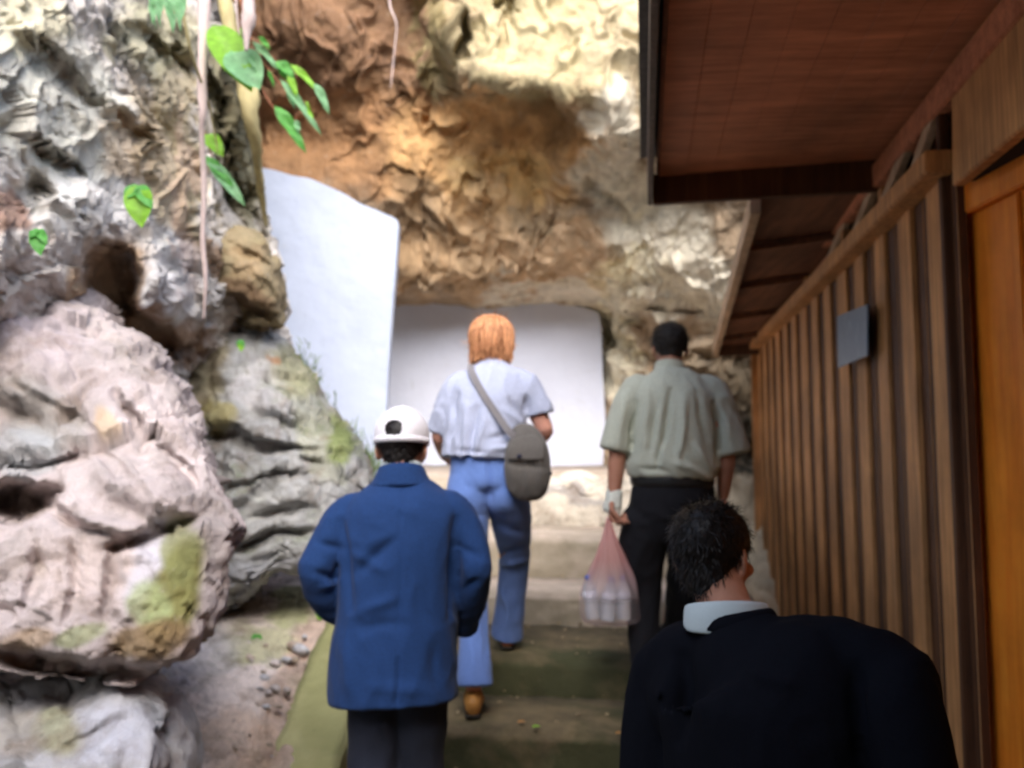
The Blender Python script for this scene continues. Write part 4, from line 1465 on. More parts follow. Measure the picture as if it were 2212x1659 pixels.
# bobbed hair: an under-layer and separate locks
hc, hu = J['head'], J['up']
hf = Vector((-.1, 1, 0)).normalized()
hr = hf.cross(hu).normalized()
b = Soft()
Mx = Matrix((hr, hf, hu)).transposed()
b.ell(hc + hu * .030 - hf * .012, .088, .100, .085, Mx)
b.loft([hc + hu * .02 - hf * .02, hc - hu * .03 - hf * .03, hc - hu * .072 - hf * .028], [(.090, .080), (.090, .066), (.070, .05)], hr, 26, 4)
hair = b.build('hair', M['hair_red'], per2, .006, 3)
me = hair.data
k = len(me.vertices)
v = np.empty(k * 3)
me.vertices.foreach_get('co', v)
v = v.reshape(-1, 3)
rel = v - np.array(hc)
fr = rel @ np.array(hf)
zz = rel @ np.array(hu)
inside = (fr > .055) & (zz < .035)
v[inside] = np.array(hc) + rel[inside] * .5
me.vertices.foreach_set('co', v.reshape(-1))
me.update()
mb = MB()
rr_ = random.Random(4)
for i in range(420):
    th = rr_.uniform(-2.45, 2.45)            # 0 = back of the head
    st_ = hc + hu * (.118 + rr_.uniform(-.006, .004)) + hf * (.0 - .03 * math.cos(th)) + hr * .03 * math.sin(th)
    tip_h = rr_.uniform(-.118, -.045) + .02 * math.cos(th)
    pts = []
    out_r = rr_.uniform(.092, .109)
    for j in range(9):
        u_ = j / 8
        ph = u_ * 1.75
        if u_ < .6:
            q_ = u_ / .6
            z_ = .030 + .092 * math.cos(q_ * math.pi / 2)
            r_ = out_r * math.sin(q_ * math.pi / 2 * .98 + .02) + .012 * (1 - q_)
        else:
            q_ = (u_ - .6) / .4
            z_ = .030 + (tip_h - .030) * q_
            r_ = out_r * (1 - (.26 if i % 3 else .02) * q_ ** 2) + .004 * math.sin(q_ * 3 + i)
        t2 = th + .16 * math.sin(i * 1.7 + u_ * 2.5)
        pts.append(hc + hu * z_ + hr * math.sin(t2) * r_ * .94 - hf * (math.cos(t2) * r_ * 1.02 + .012))
    wd = rr_.uniform(.003, .0075)
    vv_, ff_ = [], []
    for j, p in enumerate(pts):
        t = (pts[min(j + 1, 8)] - pts[max(j - 1, 0)]).normalized()
        o_ = (p - hc).normalized()
        s2 = t.cross(o_).normalized()
        w_ = wd * (1 - .8 * max(0, (j - 5) / 3))
        vv_ += [p - s2 * w_, p + o_ * .004, p + s2 * w_, p - o_ * .001]
        if j:
            L_ = (j - 1) * 4
            for e_ in range(4):
                ff_.append((L_ + e_, L_ + (e_ + 1) % 4, L_ + 4 + (e_ + 1) % 4, L_ + 4 + e_))
    mb.add(vv_, ff_)
mb.build('hair_locks', M['hair_red'], per2, 0, 1, True)
tufts(hair, hc, hu, 500, .05, .5, 8, .0013)
for s_, mt in (('L', 'leather'), ('R', 'leather2')):
    shoe('shoe', J['an' + s_] - (Z * .04 if s_ == 'L' else Z * .01), Vector((0, 1, 0)), M[mt], per2, M['sole'])

# shoulder bag worn across the back
bag = empty('shoulder_bag', P(1138, 1075, 3.60), 'grey canvas shoulder bag hanging at the right hip of the red-haired walker', 'bag')
b = Soft()
bs_ = Vector((1, -.15, 0))
b.loft([P(1140, 1062, 3.62), P(1140, 1030, 3.60), P(1138, 980, 3.60), P(1132, 945, 3.61), P(1122, 925, 3.62)], [(.078, .050), (.094, .062), (.092, .058), (.070, .045), (.036, .022)], bs_, 32, 5, .75)
bo = b.build('bag_body', M['bagc'], bag, .006, 4, .005, (10, 10, 6), [(1095, 1000, 1180, 1010, 6, -.008), (1110, 940, 1130, 1000, 6, -.006), (1160, 960, 1170, 1050, 6, .006)], seed=12)
b = Soft()
b.loft([P(1136, 992, 3.535), P(1136, 968, 3.54), P(1132, 945, 3.56)], [(.078, .010), (.075, .010), (.055, .010)], bs_, 24, 4)
b.build('flap', M['bagc'], bag, .005, 3)
for p_ in (P(1187, 1022, 3.58), P(1122, 986, 3.53)):
    b = Soft()
    b.ell(p_, .013, .008, .011)
    b.build('buckle', M['capdark'], bag, .004, 1)


def strap(name, pts, wd, th, mat, parent, nrm_):
    w_ = MB()
    A_ = catmull(np.array([[(*p,)] for p in pts]), (len(pts) - 1) * 8 + 1)[:, 0]
    vv_, ff_ = [], []
    for j in range(len(A_)):
        p = Vector(A_[j])
        t = (Vector(A_[min(j + 1, len(A_) - 1)]) - Vector(A_[max(j - 1, 0)])).normalized()
        s2 = t.cross(nrm_).normalized()
        n2 = s2.cross(t)
        vv_ += [p - s2 * wd / 2 - n2 * th / 2, p + s2 * wd / 2 - n2 * th / 2, p + s2 * wd / 2 + n2 * th / 2, p - s2 * wd / 2 + n2 * th / 2]
        if j:
            L_ = (j - 1) * 4
            for e_ in range(4):
                ff_.append((L_ + e_, L_ + (e_ + 1) % 4, L_ + 4 + (e_ + 1) % 4, L_ + 4 + e_))
    w_.add(vv_, ff_ + [(0, 1, 2, 3), tuple(len(vv_) - i for i in (1, 2, 3, 4))])
    return w_.build(name, mat, parent)


strap('strap', [P(1022, 788, 3.80), P(1018, 800, 3.68), P(1040, 845, 3.625), P(1070, 890, 3.60), P(1098, 930, 3.58), P(1115, 945, 3.585), P(1128, 955, 3.60)], .030, .004, M['strap'], bag, Vector((0, -1, 0)))

# ------------------------------------------------------------------ person in pale shirt carrying a plastic bag
zg3 = CZ - 1.09
per3 = empty('person', (P(1440, 1500, 3.75).x, 3.75, zg3), 'man with cropped greying hair in a loose pale olive short-sleeved shirt and black trousers', 'person')
J = dict(head=P(1447, 752, 3.84), up=Vector((0, .12, 1)).normalized(), face=Vector((.05, 1, -.1)), neck=P(1446, 806, 3.79),
         shL=P(1372, 850, 3.77), shR=P(1536, 852, 3.77), elL=P(1334, 972, 3.74), elR=P(1570, 978, 3.74), wrL=P(1326, 1078, 3.72), wrR=P(1562, 1072, 3.78),
         pelvis=P(1452, 1085, 3.75), hpL=P(1405, 1110, 3.75), hpR=P(1500, 1110, 3.75), knL=P(1388, 1290, 3.80), knR=P(1470, 1270, 3.92),
         anL=Vector((P(1392, 1290, 3.75).x, 3.68, zg3 + .08)), anR=Vector((P(1465, 1290, 3.9).x, 4.15, CZ - .92 + .08)), hs=.92,
         hdL=Vector((-.12, .0, -1)), hdR=Vector((0, .1, -1)), hnL=Vector((.9, -.35, 0)), hnR=Vector((-1, .1, 0)), cuL=1.15, cuR=.4, thL=1, thR=-1)
body_parts(J).build('body', M['skin'], per3, .005, 2)
b = Soft()
b.loft([P(1450, 1020, 3.75), J['pelvis'] + Z * .02, J['pelvis'] - Z * .06, J['pelvis'] - Z * .12], [(.165, .125), (.185, .145), (.182, .14), (.15, .12)], Vector((1, 0, 0)))
b.loft([P(1398, 1120, 3.75), P(1386, 1200, 3.78), P(1388, 1280, 3.80), P(1392, 1380, 3.75), J['anL'] - Z * .03], [.108, .098, .078, .066, .062], seg=26)
b.loft([P(1505, 1120, 3.76), P(1488, 1190, 3.84), P(1474, 1270, 3.93), P(1465, 1350, 4.05), J['anR'] - Z * .03], [.108, .092, .072, .066, .062], seg=26)
b.build('trousers', M['black'], per3, .009, 4, .006, seed=14)
b = Soft()
b.loft([P(1452, 1030, 3.745), P(1452, 1005, 3.745), P(1452, 950, 3.75), P(1452, 890, 3.76), P(1450, 850, 3.77), P(1448, 820, 3.78), P(1446, 806, 3.79), P(1446, 798, 3.795)],
       [(.190, .145), (.208, .158), (.200, .150), (.196, .142), (.190, .125), (.140, .095), (.082, .068), (.062, .058)], Vector((1, .02, 0)), 36, 6, 1.0, (.03, .3))
b.loft([P(1400, 838, 3.775), P(1368, 852, 3.77), P(1345, 915, 3.75), P(1330, 974, 3.74)], [.062, .070, .070, (.078, .070)], seg=26, cap=(.6, .05))
b.loft([P(1510, 838, 3.775), P(1540, 852, 3.77), P(1566, 915, 3.755), P(1582, 980, 3.745)], [.062, .070, .072, (.080, .072)], seg=26, cap=(.6, .05))
sh = b.build('shirt', M['shirt'], per3, .008, 4, .007, (9, 9, 3.5), [
    (1450, 840, 1420, 1010, 7, -.020), (1475, 850, 1470, 1000, 7, .014), (1500, 850, 1530, 950, 7, -.018), (1400, 840, 1395, 960, 7, .012), (1375, 870, 1358, 990, 5, -.022), (1545, 870, 1552, 1000, 5, -.022), (1420, 860, 1400, 980, 6, -.010), (1500, 960, 1540, 1020, 7, .012), (1380, 1010, 1440, 1020, 6, -.012), (1460, 1000, 1530, 1030, 7, .014), (1560, 870, 1580, 960, 7, .012), (1350, 860, 1335, 960, 7, .012)], seed=16)
b = Soft()
b.loft([P(1446, 804, 3.80), P(1446, 784, 3.81)], [(.072, .068), (.064, .062)], Vector((1, 0, 0)), 28, 3, cap=(.05, .05))
b.build('shirt_collar', M['shirt'], sh, .005, 3)
b = Soft()
b.loft([P(1452, 1044, 3.745), P(1452, 1030, 3.745)], [(.184, .144), (.184, .144)], Vector((1, 0, 0)), 36, 3)
b.build('belt', M['blackleather'], per3, .007, 2)
hair_cap('hair', M['hair_grey'], per3, J['head'], J['up'], J['face'], -.050, seed=8, sc=.99)
b = Soft()
b.loft([P(1328, 1062, 3.725), P(1325, 1082, 3.72), P(1321, 1104, 3.72)], [(.036, .030), (.037, .029), (.043, .022)], Vector((.9, -.3, 0)), 22, 4)
b.build('bandage', M['bandage'], per3, .005, 2, .003, (20, 20, 40), seed=3)
for s_ in 'LR':
    shoe('shoe', J['an' + s_], Vector((0, 1, 0)), M['blackleather'], per3, M['sole'])

# plastic carrier bag with bottles
m, t, b_ = new_mat('thin_pink_plastic')
tr = nd(t, 'ShaderNodeBsdfTransparent')
tl = nd(t, 'ShaderNodeBsdfTranslucent')
ms = nd(t, 'ShaderNodeMixShader')
ms2 = nd(t, 'ShaderNodeMixShader')
tl.inputs[0].default_value = (.85, .52, .50, 1)
tr.inputs[0].default_value = (1, .93, .93, 1)
b_.inputs['Base Color'].default_value = (.80, .50, .50, 1)
b_.inputs['Roughness'].default_value = .35
tc = t.nodes.new('ShaderNodeTexCoord')
sx = nd(t, 'ShaderNodeSeparateXYZ')
t.links.new(tc.outputs['Generated'], sx.inputs[0])
fc_ = ramp(t, sx.outputs[2], [(.2, .22), (.45, .5), (.8, .85)])
pc = ramp(t, sx.outputs[2], [(.25, (.80, .76, .78)), (.6, (.85, .50, .47))])
t.links.new(pc, tl.inputs[0])
t.links.new(pc, b_.inputs['Base Color'])
ms.inputs[0].default_value = .5
t.links.new(b_.outputs[0], ms.inputs[1])
t.links.new(tl.outputs[0], ms.inputs[2])
t.links.new(fc_, ms2.inputs[0])
t.links.new(tr.outputs[0], ms2.inputs[1])
t.links.new(ms.outputs[0], ms2.inputs[2])
t.links.new(ms2.outputs[0], t.nodes['Material Output'].inputs[0])
M['poly'] = m
ctr = [(1316, 1118, .010), (1315, 1138, .016), (1316, 1165, .034), (1318, 1200, .058), (1319, 1240, .088), (1318, 1275, .112), (1317, 1310, .124), (1317, 1335, .120), (1317, 1346, .095), (1317, 1349, .03)]
vv_, ff_ = [], []
NS = 72
A_ = catmull(np.array([[(*P(x, y, 3.70), )] for x, y, r in ctr]), 60)[:, 0]
R_ = catmull(np.array([[(r, 0, 0)] for x, y, r in ctr]), 60)[:, 0, 0]
for j in range(60):
    u_ = j / 59
    for i in range(NS):
        th = 2 * math.pi * i / NS
        pl = 1 + .16 * (1 - u_) * math.sin(th * 9 + 2 * math.sin(th * 2)) + .05 * math.sin(th * 5 + u_ * 9) + .04 * math.sin(th * 13 - u_ * 14)
        r_ = R_[j] * pl
        vv_.append((A_[j][0] + r_ * math.cos(th), A_[j][1] + r_ * .62 * math.sin(th), A_[j][2] + .004 * math.sin(th * 6 + u_ * 20)))
for j in range(59):
    for i in range(NS):
        k = j * NS + i
        k2 = j * NS + (i + 1) % NS
        ff_.append((k, k2, k2 + NS, k + NS))
ff_.append(tuple(59 * NS + i for i in range(NS)))
cb = link('carrier_bag', mesh_from(vv_, ff_), M['poly'])
tag(cb, 'thin pinkish plastic carrier bag full of bottles, held in a bandaged left hand', 'bag')
m, t, b_ = new_mat('clear_bottle_plastic')
b_.inputs['Base Color'].default_value = (.80, .88, .93, 1)
b_.inputs['Roughness'].default_value = .12
b_.inputs['Transmission Weight'].default_value = .6
b_.inputs['IOR'].default_value = 1.3
M['pet'] = m
M['bcap'] = plain('blue_bottle_cap', (.06, .13, .50), .4)
M['blabel'] = plain('white_blue_bottle_label', (.62, .68, .76), .5, 12, .3)


def bottle(px, py, dep, tilt, label):
    base = P(px, py, dep)
    ax = Vector((math.sin(tilt), .15, math.cos(tilt))).normalized()
    e_ = empty('water_bottle', base, label, 'bottle', 'water bottles in the carrier bag')
    prof = [(.0, .026), (.01, .031), (.05, .031), (.06, .029), (.07, .031), (.12, .031), (.14, .026), (.160, .013), (.170, .012)]
    s_, b3 = frame(ax, Vector((1, 0, 0)))

    def rev(pr):
        w_ = MB()
        n2 = 20
        vv2 = [base + ax * h + (s_ * math.cos(2 * math.pi * i / n2) + b3 * math.sin(2 * math.pi * i / n2)) * r for h, r in pr for i in range(n2)]
        ff2 = [(j * n2 + i, j * n2 + (i + 1) % n2, (j + 1) * n2 + (i + 1) % n2, (j + 1) * n2 + i) for j in range(len(pr) - 1) for i in range(n2)]
        ff2 += [tuple(range(n2))[::-1], tuple((len(pr) - 1) * n2 + i for i in range(n2))]
        w_.add(vv2, ff2)
        return w_
    rev(prof).build('bottle_body', M['pet'], e_, 0, 1, True)
    rev([(.165, .0145), (.183, .0145)]).build('bottle_cap', M['bcap'], e_, 0, 1, True)
    rev([(.078, .0318), (.115, .0318)]).build('bottle_label', M['blabel'], e_, 0, 1, True)


for a in ((1282, 1338, 3.68, -.10, 'clear water bottle leaning at the left side inside the pink bag'),
          (1312, 1342, 3.665, .12, 'clear water bottle at the front middle inside the pink bag'),
          (1347, 1340, 3.68, .02, 'clear water bottle standing at the right side inside the pink bag'),
          (1300, 1338, 3.735, .3, 'clear water bottle tilting at the back inside the pink bag')):
    bottle(*a)

# ------------------------------------------------------------------ person in dark suit, nearest
per4 = empty('person', (P(1640, 1500, 1.70).x, 1.72, 0), 'nearest person, dark-haired in a black suit with a white collar, head turned right', 'person')
fdir = Vector((.66, .75, -.10)).normalized()
J = dict(head=P(1540, 1200, 1.80), up=Vector((.02, .10, 1)).normalized(), face=fdir, neck=P(1564, 1300, 1.76),
         shL=P(1530, 1500, 1.77), shR=P(1850, 1460, 1.55), elL=P(1418, 1690, 1.86), elR=P(1975, 1660, 1.46), wrL=P(1440, 1900, 1.98), wrR=P(1960, 1900, 1.60),
         pelvis=P(1650, 1850, 1.68), hpL=P(1590, 1890, 1.72), hpR=P(1720, 1890, 1.64),
         knL=Vector((.46, 1.74, .46)), knR=Vector((.64, 1.66, .46)), anL=Vector((.46, 1.72, .08)), anR=Vector((.66, 1.60, .08)), hs=.93, arm=.75)
body_parts(J).build('body', M['skin'], per4, .006, 2)
sd4 = (J['shR'] - J['shL'])
sd4.z = 0
sd4.normalize()
b = Soft()
b.loft([J['pelvis'] + Z * .08, J['pelvis'], J['pelvis'] - Z * .08], [(.16, .125), (.172, .135), (.16, .12)], sd4)
for s_ in 'LR':
    b.loft([J['hp' + s_] + Z * .03, J['hp' + s_].lerp(J['kn' + s_], .4), J['kn' + s_], J['an' + s_] - Z * .02], [.095, .09, .075, .068], seg=24)
b.build('trousers', M['suit'], per4, .010, 4, .005, seed=24)
b = Soft()
b.loft([P(1655, 1860, 1.68), P(1655, 1700, 1.68), P(1650, 1560, 1.67), P(1650, 1500, 1.67), P(1638, 1464, 1.68), P(1608, 1420, 1.70), P(1585, 1372, 1.73)],
       [(.205, .15), (.200, .145), (.212, .15), (.225, .15), (.205, .130), (.130, .095), (.086, .072)], sd4, 36, 6, .92)
b.loft([P(1590, 1405, 1.74), P(1505, 1410, 1.79), P(1440, 1445, 1.84), P(1418, 1550, 1.86), P(1408, 1680, 1.86)], [.060, .066, .070, .070, .064], seg=24)
b.loft([P(1412, 1670, 1.86), P(1440, 1900, 1.96)], [.064, .054], seg=24)
b.loft([P(1660, 1420, 1.68), P(1800, 1412, 1.58), P(1922, 1462, 1.52), P(1945, 1530, 1.48), P(1975, 1660, 1.46)], [.070, .066, .070, .070, .066], seg=24)
b.loft([P(1975, 1650, 1.46), P(1955, 1880, 1.58)], [.066, .054], seg=24)
b.ell(P(1500, 1500, 1.79), .10, .09, .11)
jk = b.build('suit_jacket', M['suit'], per4, .008, 5, .005, (8, 8, 4), [(1480, 1420, 1470, 1600, 14, -.014), (1850, 1440, 1860, 1640, 14, -.014), (1620, 1450, 1720, 1480, 16, .006)], seed=22)
b = Soft()
b.loft([P(1580, 1356, 1.735), P(1574, 1326, 1.74)], [(.100, .084), (.090, .078)], sd4, 30, 3, cap=(.1, .05))
b.build('jacket_collar', M['suit'], jk, .006, 3)
b = Soft()
b.loft([P(1572, 1350, 1.74), P(1570, 1330, 1.74), P(1568, 1306, 1.745)], [(.088, .076), (.086, .075), (.082, .072)], Vector((1, .0, 0)), 34, 4, cap=(.05, .05))
b.build('shirt_collar', M['collar'], per4, .0045, 2)
hair_cap('hair', M['hair_dark'], per4, J['head'], J['up'], J['face'], -.062, seed=15, sc=.97, rough=.003)
for s_ in 'LR':
    shoe('shoe', J['an' + s_], Vector((0, 1, 0)), M['blackleather'], per4, M['sole'])

# ------------------------------------------------------------------ vegetation
def leafmat(name, col, tr=.35):
    m, t, b = new_mat(name)
    n = noise(t, coords(t), 40, 5, .6)
    c = ramp(t, n, [(.3, tuple(x * .75 for x in col)), (.7, tuple(x * 1.25 for x in col))])
    t.links.new(c, b.inputs['Base Color'])
    b.inputs['Roughness'].default_value = .6
    tl = nd(t, 'ShaderNodeBsdfTranslucent')
    t.links.new(c, tl.inputs[0])
    ms = nd(t, 'ShaderNodeMixShader')
    ms.inputs[0].default_value = tr
    t.links.new(b.outputs[0], ms.inputs[1])
    t.links.new(tl.outputs[0], ms.inputs[2])
    t.links.new(ms.outputs[0], t.nodes['Material Output'].inputs[0])
    return m


M['leaf'] = leafmat('green_leaf', (.10, .36, .06))
M['leaf_y'] = leafmat('yellow_green_leaf', (.22, .48, .03))
M['leaf_b'] = leafmat('bluish_green_leaf', (.20, .42, .20))
M['stem'] = plain('reddish_stem', (.28, .10, .05), .6)
M['root'] = plain('pale_root_bark', (.62, .50, .47), .7, 14, .25, .4, .006, (1, 1, .4))
M['root_tan'] = plain('tan_root_bark', (.40, .34, .17), .8, 12, .35, .5, .01, (1, 1, .4))


def leaf_mesh(a, b_, wd, curl=.15, face=Vector((0, -1, .3)), wave=.0):
    a, b_ = Vector(a), Vector(b_)
    ax = b_ - a
    L_ = ax.length
    t = ax / L_
    s2 = t.cross(face).normalized()
    n2 = s2.cross(t).normalized()
    vv_, ff_ = [], []
    NU, NV = 14, 6
    for i in range(NU + 1):
        u_ = i / NU
        wv = wd * (math.sin(math.pi * u_ ** .75) ** .8) * (1 if u_ < .85 else 1 - (u_ - .85) * 2)
        for j in range(NV + 1):
            q_ = j / NV * 2 - 1
            p = a + t * L_ * u_ + s2 * wv * q_ - n2 * (curl * L_ * u_ * u_) + n2 * (abs(q_) * wv * .35) + n2 * wave * math.sin(u_ * 11 + q_ * 2)
            vv_.append(p)
    for i in range(NU):
        for j in range(NV):
            k = i * (NV + 1) + j
            ff_.append((k, k + 1, k + NV + 2, k + NV + 1))
    return mesh_from(vv_, ff_)


def tube(name, pts, rad, mat, parent, seg=10, wob=.0, fine=8):
    A_ = catmull(np.array([[(*p,)] for p in pts]), (len(pts) - 1) * fine + 1)[:, 0]
    R_ = catmull(np.array([[(r, 0, 0)] for r in rad]), len(A_))[:, 0, 0]
    vv_, ff_ = [], []
    for j in range(len(A_)):
        p = Vector(A_[j])
        t = Vector(A_[min(j + 1, len(A_) - 1)]) - Vector(A_[max(j - 1, 0)])
        s2, b2 = frame(t, Vector((1, .1, 0)))
        for i in range(seg):
            th = 2 * math.pi * i / seg
            r_ = max(R_[j], .0008) * (1 + wob * math.sin(j * 1.3 + i * 2.1) + wob * math.sin(j * .4 + i))
            vv_.append(p + s2 * r_ * math.cos(th) + b2 * r_ * math.sin(th))
        if j:
            for i in range(seg):
                ff_.append(((j - 1) * seg + i, (j - 1) * seg + (i + 1) % seg, j * seg + (i + 1) % seg, j * seg + i))
    ff_ += [tuple(range(seg))[::-1], tuple((len(A_) - 1) * seg + i for i in range(seg))]
    return link(name, mesh_from(vv_, ff_), mat, parent)


dv = 3.3
vine = empty('vine', P(530, -40, dv), 'leafy vine hanging in front of the brown overhang at the top left', 'vine')
tube('stem', [P(505, -60, dv), P(535, 60, dv), P(560, 120, dv), P(600, 175, dv), P(640, 215, dv)], [.006, .005, .005, .004, .002], M['stem'], vine)
tube('stem', [P(530, 110, dv), P(560, 180, dv), P(585, 225, dv), P(602, 245, dv)], [.004, .003, .0025, .002], M['stem'], vine)
for (x0, y0, x1, y1, wd, mt, cu, wv) in (
        (460, 55, 545, 195, .072, 'leaf_y', .05, .0), (500, 110, 562, 190, .075, 'leaf_b', .05, .004), (545, 88, 605, 150, .016, 'leaf_b', .05, .006), (598, 132, 636, 166, .024, 'leaf', .08, .004),
        (605, 170, 696, 285, .017, 'leaf_b', .08, .005), (628, 138, 690, 195, .016, 'leaf_y', .08, .004), (680, 180, 712, 240, .018, 'leaf_b', .15, .004), (594, 228, 662, 322, .026, 'leaf', .12, .006)):
    link('leaf', leaf_mesh(P(x0, y0, dv - .02), P(x1, y1, dv - .03), wd, cu, Vector((.2, -1, .4)), wv), M[mt], vine)

rl = random.Random(21)
for i in range(9):
    u_ = i / 8
    bx_, by_ = 520 + 130 * u_, 40 + 190 * u_
    sd_ = 1 if i % 2 else -1
    tx, ty = bx_ + 12 + sd_ * rl.uniform(8, 30), by_ + rl.uniform(20, 52)
    tube('stem', [P(bx_, by_, dv), P((bx_ + tx) / 2, by_ + 8, dv), P(tx, ty - 20, dv - .02)], [.002, .0016, .0012], M['stem'], vine, 6)
    link('leaf', leaf_mesh(P(tx, ty - 22, dv - .02), P(tx + rl.uniform(8, 26), ty + rl.uniform(4, 26), dv - rl.uniform(0, .05)), rl.uniform(.008, .016), .12, Vector((rl.uniform(-.5, .5), -1, .4)), .004), M[rl.choice(['leaf', 'leaf_b', 'leaf_y'])], vine)

vine = empty('vine', P(345, 10, 2.9), 'bluish green fern-like sprig at the top edge of the left cliff', 'vine')
for i in range(10):
    x0 = 325 + 8 * i
    tube('stem', [P(345, -40, 2.95), P(x0, 0, 2.9), P(x0 + 4, 30, 2.88)], [.002, .0015, .001], M['stem'], vine, 6)
    link('leaf', leaf_mesh(P(x0, -15, 2.9), P(x0 + rl.uniform(-8, 16), 45 + rl.uniform(-10, 20), 2.86), .011, .12, Vector((rl.uniform(-.5, .5), -1, .4)), .004), M['leaf_b'], vine)

vine = empty('vine', P(445, 290, 3.6), 'short leafy shoot beside the pale root on the left cliff', 'vine')
tube('stem', [P(440, 280, 3.62), P(455, 330, 3.62), P(480, 390, 3.6), P(500, 420, 3.6)], [.004, .003, .0025, .002], M['stem'], vine)
for (x0, y0, x1, y1, wd, mt) in ((445, 290, 482, 335, .036, 'leaf_y'), (450, 345, 530, 440, .030, 'leaf_b'), (440, 335, 505, 400, .022, 'leaf')):
    link('leaf', leaf_mesh(P(x0, y0, 3.58), P(x1, y1, 3.56), wd, .08, Vector((.2, -1, .4)), .004), M[mt], vine)

for (x, y, dep, r, mt, lab) in ((298, 400, 2.75, 55, 'leaf_y', 'bright green leafy sprig on the grey cliff above the dark hollow'), (82, 495, 2.35, 34, 'leaf', 'small green sprig near the left edge of the cliff'),
                                (520, 735, 4.15, 15, 'leaf_y', 'tiny green sprig on top of the grey rock mass'), (745, 1020, 4.75, 16, 'leaf_y', 'small bright green sprig beside the blue jacket shoulder'),
                                (690, 1318, 4.4, 14, 'leaf_y', 'tiny green weed on the gravel beside the kerb top'), (555, 1370, 4.2, 20, 'leaf', 'dark green weed in the middle of the gravel slope')):
    e_ = empty('small_plant', P(x, y, dep), lab, 'plant')
    tube('stem', [P(x - r * .1, y + r * .2, dep + .05), P(x, y, dep)], [.002, .0015], M['stem'], e_)
    k_ = dep / F
    for i in range(3):
        an_ = [1.5, .9, 2.2][i] + .1 * i
        L_ = r * (1.6, 1.0, .8)[i]
        link('leaf', leaf_mesh(P(x, y, dep), P(x + L_ * math.cos(an_), y + L_ * math.sin(an_), dep - .03), r * k_ * (.55, .3, .25)[i], .1, Vector((.1, -1, .4)), .002), M[mt if i == 0 else 'leaf'], e_)

r1 = tube('hanging_root', [P(441, -80, 3.3), P(440, 60, 3.3), P(436, 160, 3.32), P(438, 240, 3.35), P(436, 290, 3.38), P(441, 400, 3.45), P(438, 520, 3.5), P(444, 600, 3.55), P(440, 690, 3.6)],
          [.026, .023, .018, .016, .010, .012, .010, .009, .004], M['root'], None, 14, .08)
tag(r1, 'long pale pinkish root hanging down over the left cliff', 'root')
r2 = tube('hanging_root', [P(535, -80, 3.2), P(537, 0, 3.2), P(537, 40, 3.2), P(533, 70, 3.2), P(532, 110, 3.2)], [.020, .024, .027, .018, .006], M['root'], None, 14, .08)
tag(r2, 'thick pale root end above the hanging green leaves', 'root')
r3 = tube('hanging_root', [P(838, -60, 5.0), P(842, 10, 5.0), P(856, 50, 5.0), P(853, 100, 5.02), P(848, 150, 5.05), P(844, 190, 5.05)], [.006, .006, .005, .004, .004, .001], M['root'], None, 8, .1)
tag(r3, 'thin wavy rootlet hanging in front of the brown overhang', 'root')
r4 = tube('hanging_root', [P(505, -80, 3.3), P(512, 30, 3.3), P(520, 90, 3.3)], [.005, .004, .002], M['root'], None, 8, .1)
tag(r4, 'slim root between the two thick pale roots', 'root')
r5 = tube('tree_root', [P(478, -60, 4.5), P(500, 80, 4.5), P(534, 180, 4.5), P(540, 250, 4.5), P(553, 310, 4.6), P(556, 350, 4.7), P(565, 420, 4.9), P(575, 490, 5.1)], [.035, .04, .055, .045, .03, .026, .02, .01], M['root_tan'], None, 16, .10)
tag(r5, 'tan moss-stained root along the cliff edge above the white side wall', 'root')
r6 = tube('hanging_root', [P(380, -60, 3.1), P(410, 100, 3.2), P(452, 230, 3.4), P(470, 330, 3.5)], [.006, .006, .005, .002], M['root_tan'], None, 8, .1)
tag(r6, 'thin tan root slanting across the top of the left cliff', 'root')

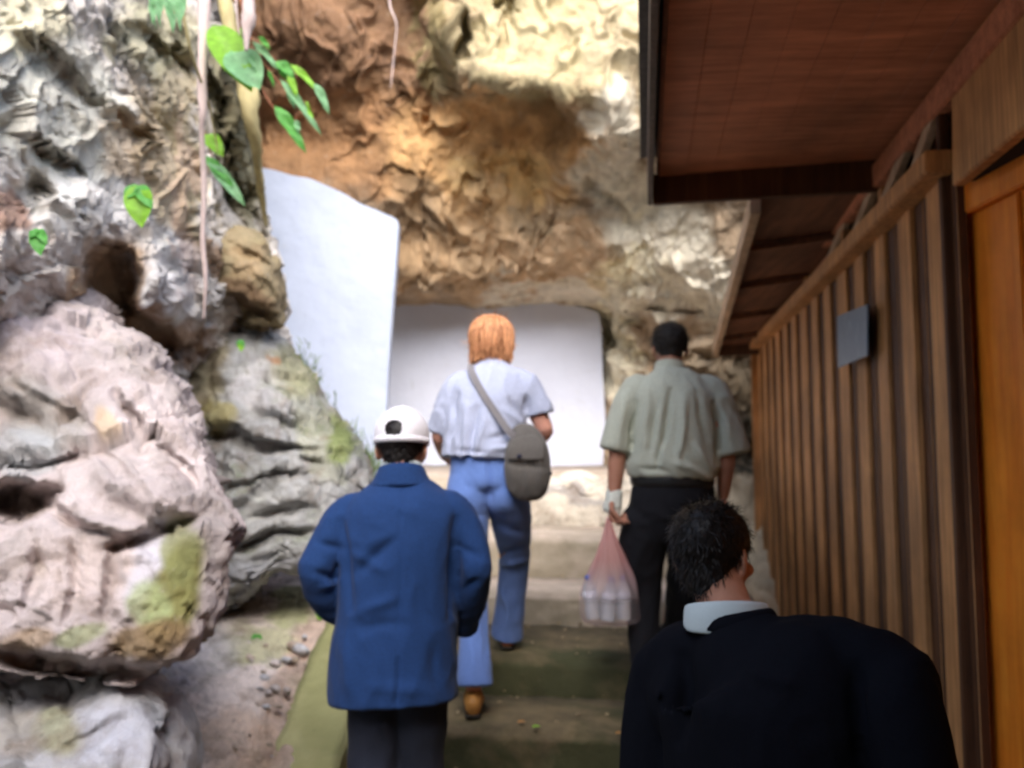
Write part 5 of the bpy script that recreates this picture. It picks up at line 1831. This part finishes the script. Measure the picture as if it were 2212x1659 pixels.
# grass tufts on the rock by the side wall
mb = MB()
gr_ = random.Random(9)
spots = [(735, 935, 4.9), (760, 965, 4.95), (785, 990, 5.0), (800, 1010, 5.0), (775, 1000, 4.9), (740, 985, 4.8), (700, 860, 4.95), (680, 800, 5.0), (650, 760, 5.0)]
for k, (x, y, dep) in enumerate(spots):
    for i in range(90 if k < 6 else 30):
        o_ = P(x + gr_.gauss(0, 14), y + gr_.gauss(0, 16) + 12, dep + gr_.gauss(0, .04))
        h_ = gr_.uniform(.03, .10) * (1 if k < 6 else .5)
        tip = o_ + Vector((gr_.uniform(-.04, .04), gr_.uniform(-.05, .02), h_))
        s2 = Vector((gr_.uniform(-1, 1), gr_.uniform(-1, 1), 0)).normalized() * .004
        mid_ = o_.lerp(tip, .55) + Vector((0, 0, .012))
        mb.add([o_ - s2, o_ + s2, mid_ + s2 * .7, mid_ - s2 * .7, tip], [(0, 1, 2, 3), (3, 2, 4)])
go_ = mb.build('grass', leafmat('dry_green_grass', (.16, .24, .05)), None)
tag(go_, 'tufts of green grass on the rock at the foot of the white side wall', None, None, 'stuff')
# fallen leaves on the steps
for i, (x, y, dep) in enumerate(((1118, 1548, 3.56), (1150, 1562, 3.5), (1330, 1575, 3.42))):
    p = P(x, y, dep)
    p.z = CZ - 1.09 + .014
    o_ = link('fallen_leaf', leaf_mesh(p, p + Vector((.035, .012, .004)), .012, .1, Vector((0, 0, 1))), M['leaf_y'] if i == 1 else M['leather'])
    tag(o_, ['brown curled fallen leaf on the dark mossy step', 'small yellow-green fallen leaf at the edge of the mossy step', 'brown fallen leaf on the mossy step close to the black suit'][i], 'leaf', 'fallen leaves on the steps')

mb = MB()
lr = random.Random(33)
for i in range(260):
    k = lr.choice([0, 1, 2, 3, 3, 4])
    h, a_, b2_, _m = steps[k]
    x = lr.uniform(XL + .02, XR - .02)
    y = lr.uniform(a_ + .03, b2_ - .02) if lr.random() < .5 else b2_ - abs(lr.gauss(0, .05)) - .02
    p = Vector((x, y - TAN * (x - .35), CZ - h + .012))
    r_ = lr.uniform(.003, .012)
    n_ = lr.choice([4, 5, 6])
    mb.prism([p + Vector((r_ * lr.uniform(.6, 1.3) * math.cos(6.283 * j / n_), r_ * lr.uniform(.5, 1.2) * math.sin(6.283 * j / n_), lr.uniform(-.002, .004))) for j in range(n_)], (0, 0, r_ * .4))
o_ = mb.build('leaf_litter', plain('dry_litter', (.20, .13, .07), .9, 60, .5, col2=(.42, .33, .20)), None)
tag(o_, 'small grit and dry leaf litter scattered over the mossy treads', None, None, 'stuff')
